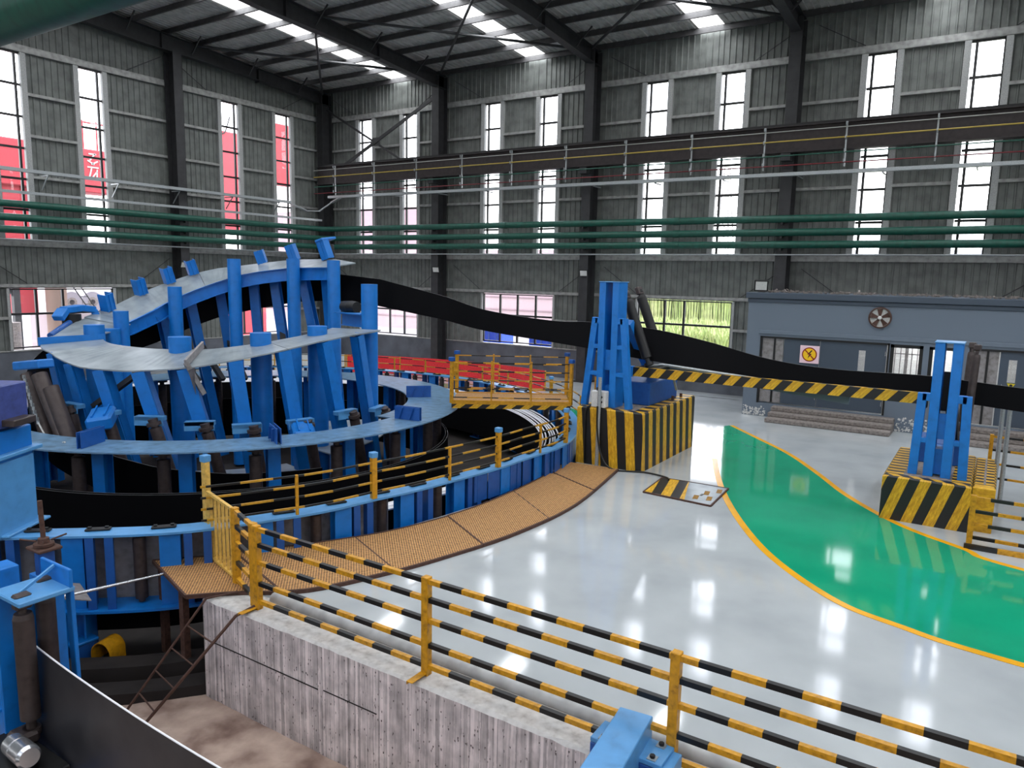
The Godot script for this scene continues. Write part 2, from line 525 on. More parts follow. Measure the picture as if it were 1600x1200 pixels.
func wall(side: String, s0: float, s1: float, wins: Array, pairs: Array, top: Callable, label: String, detail: bool) -> void:
	# wins: tall windows [a, b] in s; pairs: [a, b] spans of the low windows
	var w := Node3D.new()
	w.name = "wall_" + side
	add_child(w)
	w.transform = wall_xf(side)
	tag(w, label, "wall", "", "structure")
	var kick := G.new()
	kick.box(Vector3((s0 + s1) / 2, 0.46, -0.1), Vector3(s1 - s0, 1.68, 0.3))
	obj("kick_wall", kick, M.kick, w)
	obj("sill_ledge", bx(Vector3((s0 + s1) / 2, 1.325, -0.03), Vector3(s1 - s0, 0.05, 0.24), 0.01), M.girt, w)
	var cuts := [s0]
	for q in wins: cuts.append_array(q)
	cuts.append(s1)
	cuts.sort()
	for i in cuts.size() - 1:
		var a: float = cuts[i]
		var b: float = cuts[i + 1]
		var hi: float = maxf(top.call(a), top.call(b))
		var is_win := false
		for q in wins:
			if absf(q[0] - a) < 0.01: is_win = true
		var low := false
		for q in pairs:
			if a >= q[0] - 0.01 and b <= q[1] + 0.01: low = true
		var y0 := 3.74 if low else 1.3
		if is_win:
			sheet(w, a, b, y0, WBOT)
			sheet(w, a, b, WTOP, hi)
		else:
			sheet(w, a, b, y0, hi)
			for y in [11.02, 9.5, 7.97]:
				girt(w, a + 0.2, b - 0.2, y, 0.1)
		if not low: girt(w, a, b, 2.6, 0.1)
	girt(w, s0, s1, 12.63, 0.24)
	girt(w, s0, s1, 5.44, 0.22)
	girt(w, s0, s1, 3.83, 0.12)
	if detail:
		for k in 9:
			var x := (s0 + 0.45 + 8.2 * k) if side == "back" else (12.35 + 8.2 * (k - 2))
			for q in [[5.05, 3.92], [13.7, 12.78]]:
				for sg in [-1, 1]:
					var xa: float = x + sg * 0.3
					var xb: float = x + sg * 1.9
					if minf(xa, xb) > s0 and maxf(xa, xb) < s1:
						obj("tie_rod", tb([Vector3(xa, q[0], 0.09), Vector3(xb, q[1], 0.09)], 0.014, 5), M.column, w)
	for q in wins:
		for x in [q[0] - 0.1, q[1] + 0.1]:
			obj("window_post", bx(Vector3(x, (WTOP + WBOT) / 2, 0.07), Vector3(0.2, WTOP - WBOT + 0.02, 0.16)), M.post, w)
	for q in pairs:
		for x in [q[0] - 0.05, q[1] + 0.05]:
			obj("window_post", bx(Vector3(x, 2.54, 0.06), Vector3(0.1, 2.38, 0.14)), M.post, w)

func column(x: float, z: float, along_x: bool, h: float, label: String) -> void:
	var t := thing("column", label, "column", Vector3(x, 0, z), "", "structure")
	var g := G.new()
	g.hbeam(Vector3(0, 0, 0), Vector3(0, h, 0), 0.42, 0.68, 0.025, 0.016, Vector3.BACK if along_x else Vector3.RIGHT)
	obj("shaft", g, M.column, t)
	obj("base_plate", bx(Vector3(0, 0.02, 0), Vector3(0.8, 0.04, 0.8), 0.01), M.column, t)

func shell() -> void:
	var rows := [6.72, 7.87, 9.02, 10.18, 11.33]
	wall("back", LX, RX, BW, [[-29.05, -25.08], [-20.95, -17.05], [-12.88, -8.87]], func(_s): return 14.2, "grey corrugated metal back wall with girts above a concrete kick wall", true)
	var lw := []
	for q in LW: lw.append([-q[1], -q[0]])
	wall("left", -FZ, -BZ, lw + [[5.3, 6.3], [8.4, 9.3]], [[13.58, 17.6], [23.19, 27.3]], func(s): return roof_y(-s) - 0.1, "grey corrugated gable wall with tall windows showing red steelwork outside", true)
	var rw := []
	for k in 4: rw.append_array([[BZ + 4.0 + k * 8.2, BZ + 5.0 + k * 8.2], [BZ + 7.0 + k * 8.2, BZ + 8.0 + k * 8.2]])
	wall("right", BZ, FZ, rw, [], func(s): return roof_y(s) - 0.1, "grey corrugated gable wall at the far end of the hall", false)
	var fw := []
	for k in 5: fw.append([-RX + 3.5 + k * 9.0, -RX + 7.2 + k * 9.0])
	wall("front", -RX, -LX, fw, [], func(_s): return roof_y(FZ) - 0.1, "grey corrugated wall behind the viewing platform", false)
	var ord := ["first", "second", "third", "fourth", "fifth", "sixth", "seventh", "eighth", "ninth", "tenth"]
	for i in BW.size():
		window("back", BW[i][0], BW[i][1], WBOT, WTOP, rows, [], -1, "%s tall window from the corner in the back wall" % ord[i])
	for i in LW.size():
		window("left", -LW[i][1], -LW[i][0], WBOT, WTOP, rows, [], 1, "%s tall window in the left wall counted towards the corner" % ord[i])
	for q in fw: window("front", q[0], q[1], WBOT, WTOP, rows, [(q[0] + q[1]) / 2], 0, "wide tall window in the wall behind the viewer")
	for q in rw: window("right", q[0], q[1], WBOT, WTOP, rows, [], 0, "tall window in the far gable wall out of view")
	for q in [[5.3, 6.3], [8.4, 9.3]]: window("left", q[0], q[1], WBOT, WTOP, rows, [], 0, "tall window in the left wall nearest the viewer")
	window("back", -29.05, -25.08, 1.42, 3.72, [2.72], [-28.1, -27.0, -26.0], 0, "wide low window behind the spiral, nearest the corner")
	window("back", -20.95, -17.05, 1.42, 3.72, [2.72], [-19.98, -19.0, -18.0], 0, "wide low window with blue crates outside, above the red barrier")
	window("back", -12.88, -8.87, 1.42, 3.72, [2.72], [-11.7, -10.86], 0, "wide low window onto green reeds beside the grey annex")
	window("left", 13.58, 17.6, 1.42, 3.72, [2.74], [14.55, 15.56], 0, "wide low window onto concrete pillars and coils outside")
	window("left", 23.19, 27.3, 1.42, 3.72, [2.74], [24.2, 25.3, 26.3], 0, "wide low window with red steel outside, behind the spiral")
	# columns and tapered rafters
	var names := ["corner", "second", "third", "fourth", "fifth", "last"]
	for i in 6:
		var x := -31.25 + 8.2 * i if i else -31.2
		if i: x = -31.55 + 8.2 * i
		column(x, -29.3, true, 13.9, "dark steel %s column along the back wall" % names[i])
		var t := thing("rafter", "dark tapered steel rafter on the %s back wall column" % names[i], "rafter", Vector3.ZERO, "", "structure")
		var g := G.new()
		var pts := [[-29.6, 13.35], [-24.0, 13.78], [-19.0, 13.95], [-10.0, 14.6], [FZ - 0.2, 15.9]]
		for k in pts.size() - 1:
			var a := Vector3(x, pts[k][1], pts[k][0])
			var b := Vector3(x, pts[k + 1][1], pts[k + 1][0])
			g.beam(a, b, 0.34, 0.025)
			var ta := Vector3(x, roof_y(a.z) - 0.27, a.z)
			var tbb := Vector3(x, roof_y(b.z) - 0.27, b.z)
			g.beam(ta, tbb, 0.34, 0.025)
			for sg in [-0.008, 0.008]:
				var o := Vector3(sg, 0, 0)
				if sg > 0: g.quad(b + o, a + o, ta + o, tbb + o)
				else: g.quad(a + o, b + o, tbb + o, ta + o)
		obj("flanged_web", g, M.column, t)
		for z in [-25.0, -20.0, -15.0, -10.0]:
			obj("stiffener", bx(Vector3(x, roof_y(z) - 0.62, z), Vector3(0.3, 0.62, 0.014)), M.column, t)
		var br := G.new()
		for z in [-27.4, -24.4, -21.4, -18.4, -15.4, -12.4]:
			for sg in [-1, 1]:
				br.beam(Vector3(x + sg * 0.16, roof_y(z) - 0.75, z), Vector3(x + sg * 0.85, roof_y(z) - 0.1, z), 0.05, 0.05)
		obj("fly_brace", br, M.column, t)
	for z in [-20.55, -12.35, -4.15, 4.05]:
		column(-31.2, z, false, roof_y(z) - 0.9, "dark steel column of the left wall, standing at %d metres from the corner" % int(z + 29.8))
	# roof: sheets between skylight strips, purlins below
	var ce := Node3D.new()
	ce.name = "ceiling"
	add_child(ce)
	tag(ce, "sloping metal roof sheets on dark purlins with white skylight strips", "ceiling", "", "structure")
	var sl := []
	for k in 6: sl.append(-26.1 + 7.92 * k)
	var x0 := LX - 0.2
	for k in 7:
		var x1: float = (sl[k] - 0.5) if k < 6 else RX + 0.2
		var n := 3
		for j in n:
			var a := lerpf(x0, x1, float(j) / n)
			var b := lerpf(x0, x1, float(j + 1) / n)
			if b - a < 0.05: continue
			var g := corrugated(b - a, (FZ - BZ + 0.6) / cos(atan(0.067)))
			inst("roof_sheet", g.mesh(), M.roof, ce, Transform3D(Basis(Vector3.RIGHT, Vector3(0, 0.067, 1).normalized(), Vector3(0, -1, 0.067).normalized()), Vector3(a, roof_y(BZ - 0.3), BZ - 0.3)))
		if k < 6:
			var a := Vector3(sl[k], roof_y(BZ), BZ)
			var b := Vector3(sl[k], roof_y(FZ), FZ)
			obj("skylight_strip", bm(a, b, 1.0, 0.03), M.skylight, ce)
			var al := AreaLight3D.new()
			al.name = "skylight_lamp"
			al.area_size = Vector2(0.96, a.distance_to(b))
			al.area_normalize_energy = false
			al.light_energy = SKYLIGHT
			al.light_color = Color(0.97, 0.985, 1.0)
			al.light_specular = 0.5
			al.shadow_enabled = true
			al.set("area_range", 80.0)
			ce.add_child(al, true)
			var zl := (b - a).normalized()
			al.transform = Transform3D(Basis(Vector3.RIGHT, -zl, Vector3.RIGHT.cross(-zl)), (a + b) / 2 - Vector3(0, 0.04, 0))
			x0 = sl[k] + 0.5
	var z := BZ + 0.35
	while z < FZ:
		var g := G.new()
		var y := roof_y(z) - 0.145
		g.box(Vector3((LX + RX) / 2, y, z), Vector3(RX - LX, 0.22, 0.02))
		g.box(Vector3((LX + RX) / 2, y - 0.11, z + 0.035), Vector3(RX - LX, 0.015, 0.08))
		g.box(Vector3((LX + RX) / 2, y + 0.11, z - 0.035), Vector3(RX - LX, 0.015, 0.08))
		obj("purlin", g, M.purlin, ce)
		z += 1.52
	# roof rods and the wall cross brace next to the corner
	for d in [[Vector3(-31.0, 13.85, -29.0), Vector3(-23.5, 14.45, -21.6)], [Vector3(-23.5, 13.9, -28.6), Vector3(-31.0, 14.4, -21.6)], [Vector3(-22.9, 13.9, -28.8), Vector3(-15.4, 14.45, -21.6)], [Vector3(-15.6, 13.95, -28.8), Vector3(-23.2, 14.4, -21.6)], [Vector3(-15.0, 13.9, -28.8), Vector3(-7.2, 14.45, -21.6)], [Vector3(-7.4, 13.95, -28.8), Vector3(-15.0, 14.4, -21.6)]]:
		tag(obj("roof_brace", tb([d[0], d[1]], 0.055, 8), M.column), "thin diagonal steel roof brace between two rafters", "brace", "roof cross braces", "structure")
	var wb := thing("wall_brace", "crossed dark angle braces in front of the back wall windows nearest the corner", "brace", Vector3.ZERO, "", "structure")
	obj("brace_bar", bm(Vector3(-23.5, 13.0, -29.2), Vector3(-30.1, 9.95, -29.2), 0.16, 0.06, Vector3.BACK), M.column, wb)
	obj("brace_bar", bm(Vector3(-31.0, 13.1, -29.3), Vector3(-25.4, 10.0, -29.3), 0.1, 0.06, Vector3.BACK), M.column, wb)
	obj("gusset", bx(Vector3(-27.4, 11.2, -29.22), Vector3(0.5, 0.4, 0.03)), M.column, wb)

# ---------------------------------------------------------------- floor, pit, annex
const OC := Vector3(-18.8, 0, -12.9)   # centre of the outer ring
const SC := Vector3(-17.4, 0, -12.8)   # centre of the inner spiral
const RINGR := [[-180, 10.5], [-60, 10.6], [-16, 10.7], [-2, 10.35], [8, 10.27], [17, 10.33], [27, 10.56], [36, 10.68], [48, 10.5], [180, 10.5]]
func ring_r(th: float) -> float:
	for i in RINGR.size() - 1:
		if th <= RINGR[i + 1][0]:
			return lerpf(RINGR[i][1], RINGR[i + 1][1], smoothstep(0, 1, (th - RINGR[i][0]) / (RINGR[i + 1][0] - RINGR[i][0])))
	return 10.5
func rp(th: float, dr := 0.0, y := 0.0) -> Vector3:   # a point on the outer ring, th in degrees, 0 = +x, 90 = +z
	var w := wrapf(th, -180, 180)
	var r := ring_r(w) + dr
	return OC + Vector3(r * cos(deg_to_rad(w)), y, r * sin(deg_to_rad(w)))
func sp(r: float, th: float, y: float) -> Vector3:
	return SC + Vector3(r * cos(deg_to_rad(th)), y, r * sin(deg_to_rad(th)))
func p2(a: Array) -> PackedVector2Array:
	var o := PackedVector2Array()
	for q in a: o.append(Vector2(q[0], q[1]))
	return o

func floor_and_pit() -> void:
	var fl := Node3D.new()
	fl.name = "floor"
	add_child(fl)
	tag(fl, "glossy light grey epoxy shop floor with a green walkway", "floor", "", "structure")
	var g := G.new()
	var ths := [rad_to_deg(atan2(-6.6 - OC.z, RX - OC.x)), rad_to_deg(atan2(BZ - OC.z, RX - OC.x)), rad_to_deg(atan2(BZ - OC.z, LX - OC.x))]
	for i in 82: ths.append(33.0 - i * 3.0)
	ths.sort()
	var rim := func(th: float) -> Vector3:
		var d := Vector3(cos(deg_to_rad(th)), 0, sin(deg_to_rad(th)))
		var k := 1e9
		if d.x > 1e-6: k = minf(k, (RX - OC.x) / d.x)
		if d.x < -1e-6: k = minf(k, (LX - OC.x) / d.x)
		if d.z < -1e-6: k = minf(k, (BZ - OC.z) / d.z)
		if d.z > 1e-6: k = minf(k, (-6.6 - OC.z) / d.z)
		return OC + d * k
	var dn := Vector3(0, -0.25, 0)
	for i in ths.size() - 1:
		if ths[i + 1] - ths[i] < 1e-4: continue
		var a := rp(ths[i], 0.12)
		var b := rp(ths[i + 1], 0.12)
		var c: Vector3 = rim.call(ths[i])
		var d: Vector3 = rim.call(ths[i + 1])
		g.quad(b, d, c, a)
		g.quad(a + dn, c + dn, d + dn, b + dn)
		g.quad(a + dn, b + dn, b, a)
	obj("epoxy_slab", g, M.epoxy, fl)
	# the S-shaped walkway
	var left := [Vector3(-6.95, 0, -23.2), Vector3(-6.2, 0, -20.2), Vector3(-5.22, 0, -17.35), Vector3(-4.2, 0, -14.99), Vector3(-2.93, 0, -12.78), Vector3(-1.65, 0, -11.4), Vector3(-0.7, 0, -10.97), Vector3(0.68, 0, -10.69), Vector3(6, 0, -10.2), Vector3(RX, 0, -9.8)]
	var right := [Vector3(-6.83, 0, -23.42), Vector3(-5.6, 0, -21.95), Vector3(-4.38, 0, -20.45), Vector3(-3.3, 0, -18.7), Vector3(-2.42, 0, -17.16), Vector3(-1.26, 0, -15.67), Vector3(-0.17, 0, -14.87), Vector3(0.75, 0, -14.3), Vector3(6, 0, -13.0), Vector3(RX, 0, -12.6)]
	var L := smooth_line(left, 8)
	var R := smooth_line(right, 8)
	var up := Vector3(0, 0.006, 0)
	var f := func(a): return a + up
	g = G.new()
	g.slab(L.map(f), R.map(f), 0.005)
	obj("green_walkway", g, M.green, fl)
	for side in [[L, 1.0], [R, -1.0]]:
		var A := []
		var B := []
		var ln: Array = side[0]
		for i in range(12 if side[1] > 0 else 0, ln.size()):
			var d: Vector3 = (ln[mini(i + 1, ln.size() - 1)] - ln[maxi(i - 1, 0)]).normalized()
			var o: Vector3 = Vector3(-d.z, 0, d.x) * 0.13 * side[1]
			A.append(ln[i] + up * 1.3)
			B.append(ln[i] + o + up * 1.3)
		g = G.new()
		g.slab(A, B, 0.006)
		obj("yellow_border", g, M.yellow_line, fl)
	var A := []
	var B := []
	for i in 40:
		var th := -20.0 - i * 3.6
		A.append(rp(th, 0.3, 0.006))
		B.append(rp(th, 1.35, 0.006))
	g = G.new()
	g.slab(A, B, 0.005)
	obj("green_walkway", g, M.green, fl)
	for i in 12:
		g = G.new()
		var x := -12.6 + i * 0.42
		g.quad(Vector3(x, 0.004, -28.6), Vector3(x + 0.2, 0.004, -28.6), Vector3(x + 0.32, 0.004, -28.75), Vector3(x + 0.12, 0.004, -28.75))
		obj("hazard_dash", g, M.black, fl)
	# the concrete retaining wall towards the viewer
	var pw := Node3D.new()
	pw.name = "wall_pit"
	add_child(pw)
	tag(pw, "board-marked concrete retaining wall below the striped guard rail", "wall", "", "structure")
	g = G.new()
	var n := 160
	var f1 := FastNoiseLite.new()
	f1.frequency = 0.9
	var top := []
	var edge := []
	var foot := []
	for i in n + 1:
		var x := lerpf(-9.08, RX, float(i) / n)
		var j := 0.035 * f1.get_noise_1d(x * 3.0) + 0.02 * f1.get_noise_1d(x * 14.0)
		top.append(Vector3(x, 0.0, -6.12 + j))
		edge.append(Vector3(x, -0.035 + 0.5 * j, -6.085))
		foot.append(Vector3(x, -1.75, -6.08))
	for i in n:
		var u0: float = top[i].x / 2.6
		var u1: float = top[i + 1].x / 2.6
		g.quad(foot[i], foot[i + 1], edge[i + 1], edge[i], Vector2(u0, 1), Vector2(u1, 1), Vector2(u1, 0), Vector2(u0, 0))
	g.quad(Vector3(-9.08, -1.75, -7.6), foot[0], edge[0], Vector3(-9.08, 0, -7.6), Vector2(0, 1), Vector2(0.6, 1), Vector2(0.6, 0), Vector2(0, 0))
	g.quad(Vector3(RX, -1.75, -6.6), Vector3(-9.08, -1.75, -6.6), Vector3(-9.08, -0.05, -6.6), Vector3(RX, -0.05, -6.6))
	obj("shuttered_face", g, M.board, pw)
	g = G.new()
	for i in n:
		g.quad(edge[i], edge[i + 1], top[i + 1], top[i])
		g.quad(top[i], top[i + 1], Vector3(top[i + 1].x, 0.0, -6.62), Vector3(top[i].x, 0.0, -6.62))
	g.quad(Vector3(-9.08, 0.0, -6.6), Vector3(-9.0, 0.0, -6.6), Vector3(-9.0, 0.0, -7.6), Vector3(-9.08, 0.0, -7.6))
	obj("ledge", g, M.ledge, pw)
	g = G.new()
	g.box(Vector3(-7.9, -0.62, -6.079), Vector3(2.3, 0.012, 0.01))
	g.box(Vector3(-6.2, -0.6, -6.079), Vector3(0.9, 0.01, 0.01))
	obj("pour_joint", g, M.dark_dirt, pw)
	tag(obj("floor_curb", tb([Vector3(-8.2, 0.02, -6.62), Vector3(RX - 0.1, 0.02, -6.62)], 0.085, 16), M.curb), "grey half-round curb along the foot of the striped guard rail", "curb", "", "structure")
	# pit floors
	var pf := Node3D.new()
	pf.name = "floor_pit"
	add_child(pf)
	tag(pf, "dirty concrete pit floor below the retaining wall", "floor", "", "structure")
	g = G.new()
	var nx := 90
	var nz := 40
	var ht := func(x: float, z: float) -> float: return -1.5 + 0.03 * f1.get_noise_2d(x * 0.8, z * 0.8) + 0.012 * f1.get_noise_2d(x * 5, z * 5)
	for i in nx:
		for k in nz:
			var x0 := lerpf(-10.6, 4.0, float(i) / nx)
			var x1 := lerpf(-10.6, 4.0, float(i + 1) / nx)
			var z0 := lerpf(-6.3, -1.5, float(k) / nz)
			var z1 := lerpf(-6.3, -1.5, float(k + 1) / nz)
			g.quad(Vector3(x0, ht.call(x0, z1), z1), Vector3(x1, ht.call(x1, z1), z1), Vector3(x1, ht.call(x1, z0), z0), Vector3(x0, ht.call(x0, z0), z0))
	obj("dusty_slab", g, M.dirt, pf)
	g = G.new()
	g.box(Vector3((LX + RX) / 2, -1.72, (FZ - 30.0) / 2 + 0.0), Vector3(RX - LX, 0.3, FZ + 30.0))
	obj("base_slab", g, M.dark_dirt, pf)
	# curved dark kerbs round the ring foundation
	for k in 2:
		A = []
		B = []
		for i in 30:
			var th := 31.0 + i * 2.2
			A.append(rp(th, 0.3 + k * 0.5, -1.2 - k * 0.14))
			B.append(rp(th, 0.66 + k * 0.5, -1.2 - k * 0.14))
		g = G.new()
		g.slab(A, B, 0.3)
		obj("foundation_kerb", g, M.dark_dirt, pf)

func annex() -> void:
	var z := -25.85
	var x0 := -7.15
	var x1 := 8.5
	var t := thing("annex", "flat-roofed grey control room built against the back wall", "building", Vector3.ZERO, "", "structure")
	# walls with openings: bays of [x from, x to, y from, y to] left open
	var open := [[-6.68, -2.72, 0.45, 2.74], [-2.70, -1.80, 1.2, 2.72], [-1.64, -0.86, 1.2, 2.71], [-0.6, 3.4, 0.45, 2.74]]
	var g := G.new()
	var x := x0
	for o in open:
		g.box(Vector3((x + o[0]) / 2, 2.0, z - 0.1), Vector3(o[0] - x, 4.0, 0.2))
		g.box(Vector3((o[0] + o[1]) / 2, (o[3] + 4.0) / 2, z - 0.1), Vector3(o[1] - o[0], 4.0 - o[3], 0.2))
		g.box(Vector3((o[0] + o[1]) / 2, o[2] / 2, z - 0.1), Vector3(o[1] - o[0], o[2], 0.2))
		x = o[1]
	g.box(Vector3((x + x1) / 2, 2.0, z - 0.1), Vector3(x1 - x, 4.0, 0.2))
	obj("front_wall", g, M.annex, t)
	obj("side_wall", bx(Vector3(x0 + 0.1, 2.0, (z + BZ) / 2 - 0.1), Vector3(0.2, 4.0, z - BZ - 0.2)), M.annex, t)
	obj("side_wall", bx(Vector3(x1 - 0.1, 2.0, (z + BZ) / 2 - 0.1), Vector3(0.2, 4.0, z - BZ - 0.2)), M.annex, t)
	obj("roof_slab", bx(Vector3((x0 + x1) / 2, 4.1, (z + BZ) / 2 + 0.06), Vector3(x1 - x0 + 0.16, 0.2, z - BZ + 0.1), 0.015), M.annex_dark, t)
	obj("ledge_moulding", bx(Vector3((x0 + x1) / 2 + 0.2, 2.88, z + 0.02), Vector3(x1 - x0 - 0.4, 0.13, 0.05), 0.012), M.annex, t)
	obj("cornice", bx(Vector3((x0 + x1) / 2, 3.93, z + 0.02), Vector3(x1 - x0 + 0.06, 0.12, 0.05), 0.012), M.annex_dark, t)
	obj("inner_wall", bx(Vector3((x0 + x1) / 2, 2.0, z - 2.6), Vector3(x1 - x0 - 0.4, 4.0, 0.1)), M.white, t)
	# double doors, each leaf a door of its own kind
	var no := 1
	for d in [[-6.68, -2.72, "striped sign"], [-0.6, 3.4, "small yellow warning triangle"]]:
		var dr := Node3D.new()
		dr.name = "door_%d" % no
		add_child(dr)
		tag(dr, "dark blue-grey leafed steel door carrying the %s" % d[2], "door", "", "structure")
		no += 1
		var fr := G.new()
		fr.box(Vector3(d[0] + 0.03, 1.6, z - 0.03), Vector3(0.06, 2.28, 0.1))
		fr.box(Vector3(d[1] - 0.03, 1.6, z - 0.03), Vector3(0.06, 2.28, 0.1))
		fr.box(Vector3((d[0] + d[1]) / 2, 2.71, z - 0.03), Vector3(d[1] - d[0], 0.06, 0.1))
		obj("door_frame", fr, M.dark, dr)
		var ls := [[d[0] + 0.07, d[0] + 0.75], [d[0] + 0.78, d[0] + 1.9], [d[0] + 1.92, d[1] - 0.08]]
		for i in 3:
			var a: float = ls[i][0]
			var b: float = ls[i][1]
			if i == 0:
				obj("side_light", bx(Vector3((a + b) / 2, 1.6, z - 0.07), Vector3(b - a, 2.2, 0.02)), M.strip_grey, dr)
				obj("mullion", bx(Vector3(a + 0.4, 1.6, z - 0.05), Vector3(0.06, 2.2, 0.04)), M.dark, dr)
				continue
			var vx: float = (-3.6 if d[0] < -3 else 0.4) if (i == 2 and d[0] < -3) or (i == 1 and d[0] > -3) else 99.0
			var lf := G.new()
			if vx < 50.0:
				lf.box(Vector3((a + vx) / 2, 1.6, z - 0.06), Vector3(vx - a, 2.2, 0.05))
				lf.box(Vector3((vx + 0.2 + b) / 2, 1.6, z - 0.06), Vector3(b - vx - 0.2, 2.2, 0.05))
				lf.box(Vector3(vx + 0.1, 2.58, z - 0.06), Vector3(0.2, 0.24, 0.05))
				lf.box(Vector3(vx + 0.1, 1.15, z - 0.06), Vector3(0.2, 1.3, 0.05))
			else:
				lf.box(Vector3((a + b) / 2, 1.6, z - 0.06), Vector3(b - a, 2.2, 0.05))
			var leaf := obj("leaf", lf, M.annex_dark, dr)
			if vx < 50.0:
				var pn := G.new()
				pn.quad(Vector3(vx, 1.8, z - 0.06), Vector3(vx + 0.2, 1.8, z - 0.06), Vector3(vx + 0.2, 2.46, z - 0.06), Vector3(vx, 2.46, z - 0.06))
				obj("vision_panel", pn, M.glass, leaf)
			for y in [0.8, 1.7, 2.4]:
				obj("hinge", tb([Vector3(b - 0.03, y - 0.07, z - 0.025), Vector3(b - 0.03, y + 0.07, z - 0.025)], 0.018, 6), M.steel, leaf)
			obj("handle", tb([Vector3(a + 0.1, 1.5, z - 0.02), Vector3(a + 0.1, 1.62, z - 0.0), Vector3(a + 0.1, 1.74, z - 0.02)], 0.012, 6), M.steel, leaf)
	# barred windows
	for wv in [[-2.70, -1.80, 5], [-1.64, -0.86, 2]]:
		win_no += 1
		var w := Node3D.new()
		w.name = "window_%d" % win_no
		add_child(w)
		tag(w, "small barred window of the grey annex between its two doors" if wv[2] == 5 else "narrow window of the grey annex half hidden by the second tower", "window", "", "structure")
		var fr := G.new()
		var cx: float = (wv[0] + wv[1]) / 2
		for s in [wv[0] + 0.05, wv[1] - 0.05]: fr.box(Vector3(s, 1.96, z - 0.06), Vector3(0.1, 1.52, 0.1))
		for y in [1.25, 2.67]: fr.box(Vector3(cx, y, z - 0.06), Vector3(wv[1] - wv[0], 0.1, 0.1))
		obj("frame", fr, M.dark, w)
		var pn := G.new()
		pn.quad(Vector3(wv[0], 1.2, z - 0.1), Vector3(wv[1], 1.2, z - 0.1), Vector3(wv[1], 2.72, z - 0.1), Vector3(wv[0], 2.72, z - 0.1))
		obj("pane", pn, M.glass, w)
		var sash := G.new()
		sash.box(Vector3(cx, 1.96, z - 0.14), Vector3(0.09, 1.4, 0.05))
		obj("sash", sash, M.strip_grey, w)
		if wv[2] == 5:
			for k in 5:
				obj("bar", bx(Vector3(lerpf(wv[0] + 0.14, wv[1] - 0.14, k / 4.0), 1.96, z - 0.03), Vector3(0.025, 1.4, 0.02)), M.strip_grey, w)
			obj("bar", bx(Vector3(cx, 2.44, z - 0.03), Vector3(0.72, 0.03, 0.02)), M.strip_grey, w)
	var lamp := OmniLight3D.new()
	lamp.name = "annex_lamp_light"
	lamp.position = Vector3(-1.6, 2.9, z - 1.2)
	lamp.light_energy = 5.0
	lamp.light_size = 0.1
	lamp.omni_range = 60.0
	lamp.omni_attenuation = 2.0
	lamp.shadow_enabled = true
	add_child(lamp)
	M.lampglow = mat(Color(1, 1, 1), 0.5)
	M.lampglow.emission_enabled = true
	M.lampglow.emission = Color(1, 1, 1)
	M.lampglow.emission_energy_multiplier = 2.0
	tag(obj("ceiling_lamp", bx(Vector3(-1.6, 2.98, z - 1.2), Vector3(0.4, 0.05, 0.12), 0.01), M.lampglow), "small lit lamp inside the grey annex behind its barred window", "lamp")
	# steps
	for q in [[-6.1, -2.4, "three low concrete steps in front of the door with the lightning sign"], [-0.35, 3.6, "three low concrete steps to the door with the yellow triangle"]]:
		var s := thing("concrete_steps", q[2], "steps", Vector3.ZERO, "", "structure")
		for k in 3:
			var d := 0.37 * (3 - k)
			obj("step", bx(Vector3((q[0] + q[1]) / 2, 0.07 + 0.14 * k, z + d / 2), Vector3(q[1] - q[0], 0.14, d), 0.02), M.step, s)
	# fan
	var fan := thing("wall_fan", "round extractor fan with dark red blades set in the annex wall", "fan", Vector3(-3.07, 3.52, z))
	g = G.new()
	g.lathe(Vector3(0, 0, -0.05), Vector3.BACK, [[0.33, 0.0], [0.33, 0.12], [0.30, 0.14], [0.29, 0.12], [0.29, 0.0]], 28)
	obj("shroud", g, M.rust, fan)
	g = G.new()
	g.lathe(Vector3(0, 0, 0.0), Vector3.BACK, [[0.29, 0.005], [0.0, 0.006]], 28)
	obj("shutter", g, M.white, fan)
	for k in 5:
		var a := TAU * k / 5 + 0.4
		var b := Basis(Vector3.BACK, a)
		g = G.new()
		var pr := [Vector3(0.05, -0.03, 0.03), Vector3(0.27, -0.09, 0.025), Vector3(0.275, 0.07, 0.075), Vector3(0.05, 0.03, 0.06)]
		var q := pr.map(func(v): return b * v)
		g.quad(q[0], q[1], q[2], q[3])
		var dz := Vector3(0, 0, -0.008)
		g.quad(q[3] + dz, q[2] + dz, q[1] + dz, q[0] + dz)
		for i in 4:
			g.quad(q[i] + dz, q[(i + 1) % 4] + dz, q[(i + 1) % 4], q[i])
		obj("blade", g, M.rust, fan)
	g = G.new()
	g.lathe(Vector3(0, 0, 0.01), Vector3.BACK, [[0.06, 0.0], [0.06, 0.08], [0.04, 0.1], [0.0, 0.1]], 14)
	obj("hub", g, M.white, fan)
	# signs
	var sg := thing("warning_sign", "square pinkish sign with a barred lightning bolt in a yellow disc", "sign", Vector3(-5.07, 2.22, z))
	obj("board", bx(Vector3(0, 0, 0.005), Vector3(0.6, 0.58, 0.012), 0.003), mat(Color(0.93, 0.80, 0.84), 0.4), sg)
	g = G.new()
	g.lathe(Vector3(0, 0, 0.011), Vector3.BACK, [[0.235, 0.0], [0.235, 0.003], [0.0, 0.003]], 32)
	obj("ring_print", g, mat(Color(0.55, 0.06, 0.06), 0.4), sg)
	g = G.new()
	g.lathe(Vector3(0, 0, 0.012), Vector3.BACK, [[0.20, 0.0], [0.20, 0.004], [0.0, 0.004]], 32)
	obj("disc_print", g, mat(Color(0.95, 0.76, 0.08), 0.4), sg)
	g = G.new()
	var bolt := p2([[0.06, 0.15], [-0.07, 0.0], [-0.01, 0.0], [-0.05, -0.14], [0.07, 0.02], [0.01, 0.03], [0.09, 0.13]])
	var bi := Geometry2D.triangulate_polygon(bolt)
